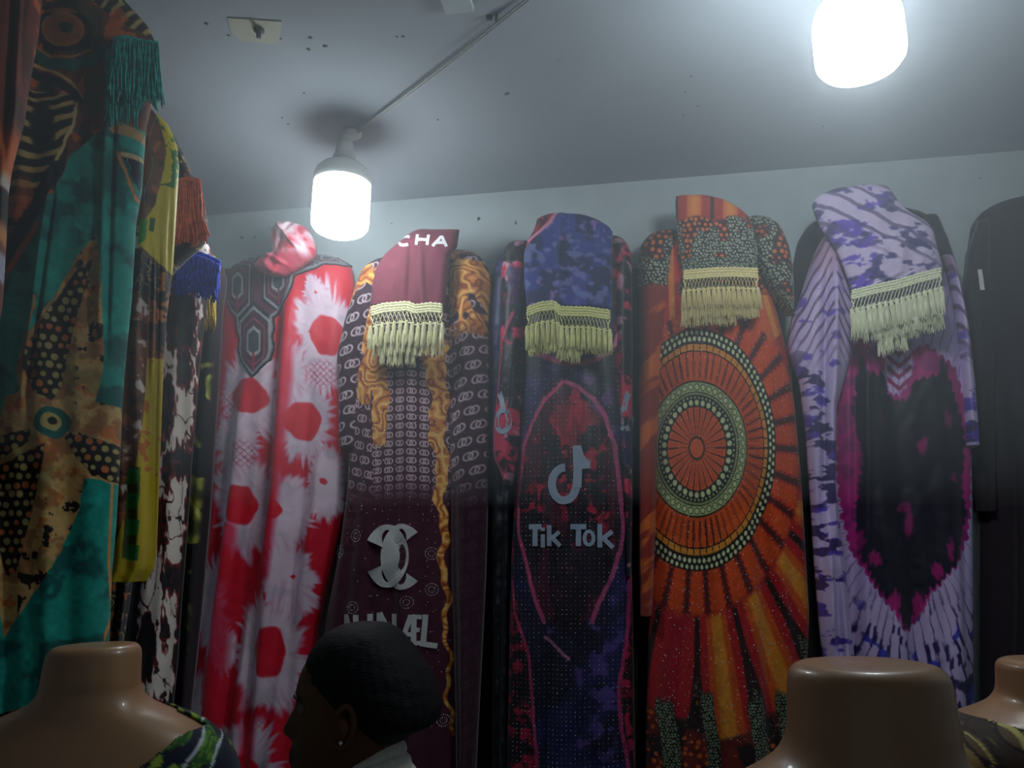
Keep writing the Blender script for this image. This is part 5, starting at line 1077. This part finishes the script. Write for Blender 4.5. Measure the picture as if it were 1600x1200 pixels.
F = [(i*n+j, i*n+(j+1) % n, (i+1)*n+(j+1) % n, (i+1)*n+j) for i in range(len(hs)-1) for j in range(n)]+[tuple(range(n-1, -1, -1)), tuple(len(V)-n+j for j in range(n))]
b = MB(); b.add(V, F); b.build('hair', M_HAIR, person)
# white collar wrapped round the nape, and a dark dress
b = MB()
for j, (py, r_, th_) in enumerate([(1182, 44, 15), (1200, 50, 17), (1222, 58, 19), (1246, 68, 20)]):
    b.tube([ph(570+(r_)*math.cos(a)+ (14 if math.cos(a) > 0 else 0), (r_*k*.95)*math.sin(a), py-18-11*math.cos(a)+34*max(0, -math.cos(a))+4*math.sin(3*a+j)) for a in np.linspace(0, 2*PI, 40)], th_*k, 12, False)
b.build('collar', mat('white_cotton', (215, 220, 205), .8, bs_scale=120, bs_str=.4), person)
DS = [(1275, 524, 628, .06), (1292, 512, 640, .09), (1312, 500, 650, .145), (1338, 490, 660, .185), (1380, 482, 666, .185), (1480, 474, 664, .165), (1600, 478, 655, .15), (1750, 462, 675, .18), (1900, 474, 680, .175), (2200, 472, 684, .18), (2460, 470, 688, .185)]
V = []; ds = smooth_sec(DS, 90); n = 96
for (y, xf, xb, hw) in ds:
    cx = (X_(xf)+X_(xb))/2; hx = (X_(xb)-X_(xf))/2+.008; z = TOP[2]-(y-972)*k; fl = max(0, (y-1600)/900)
    for i in range(n):
        a = 2*PI*i/n; rg = 1+.06*fl*math.sin(a*11+y*.003); V.append((TOP[0]+cx+hx*rg*math.cos(a), TOP[1]+(hw+.006)*rg*math.sin(a), z))
b = MB(); b.add(V, [(i*n+j, i*n+(j+1) % n, (i+1)*n+(j+1) % n, (i+1)*n+j) for i in range(len(ds)-1) for j in range(n)])
b.build('dress', mat('dark_dress_cloth', (40, 36, 44), .8, bs_scale=300, bs_str=.3), person)

for o in [o for o in bpy.data.objects if o.parent is None]:
    st = o.name.split('.')[0]
    g = {'headscarf': 'headscarves folded over the dress necks', 'black_robe': 'plain dark robes along the back wall', 'mannequin': 'headless mannequins in the foreground', 'tie_dye_dress': 'dresses hung on the back wall', 'chain_print_dress': 'dresses hung on the back wall', 'rhinestone_dress': 'dresses hung on the back wall', 'medallion_dress': 'dresses hung on the back wall',
         'printed_dress': 'garments hung along the left wall', 'ikat_dress': 'garments hung along the left wall', 'leaf_print_dress': 'garments hung along the left wall', 'rust_dress': 'garments hung along the left wall', 'printed_blouse': 'garments hung along the left wall', 'dress': 'dresses on the mannequins'}.get(st)
    if g: o['group'] = g
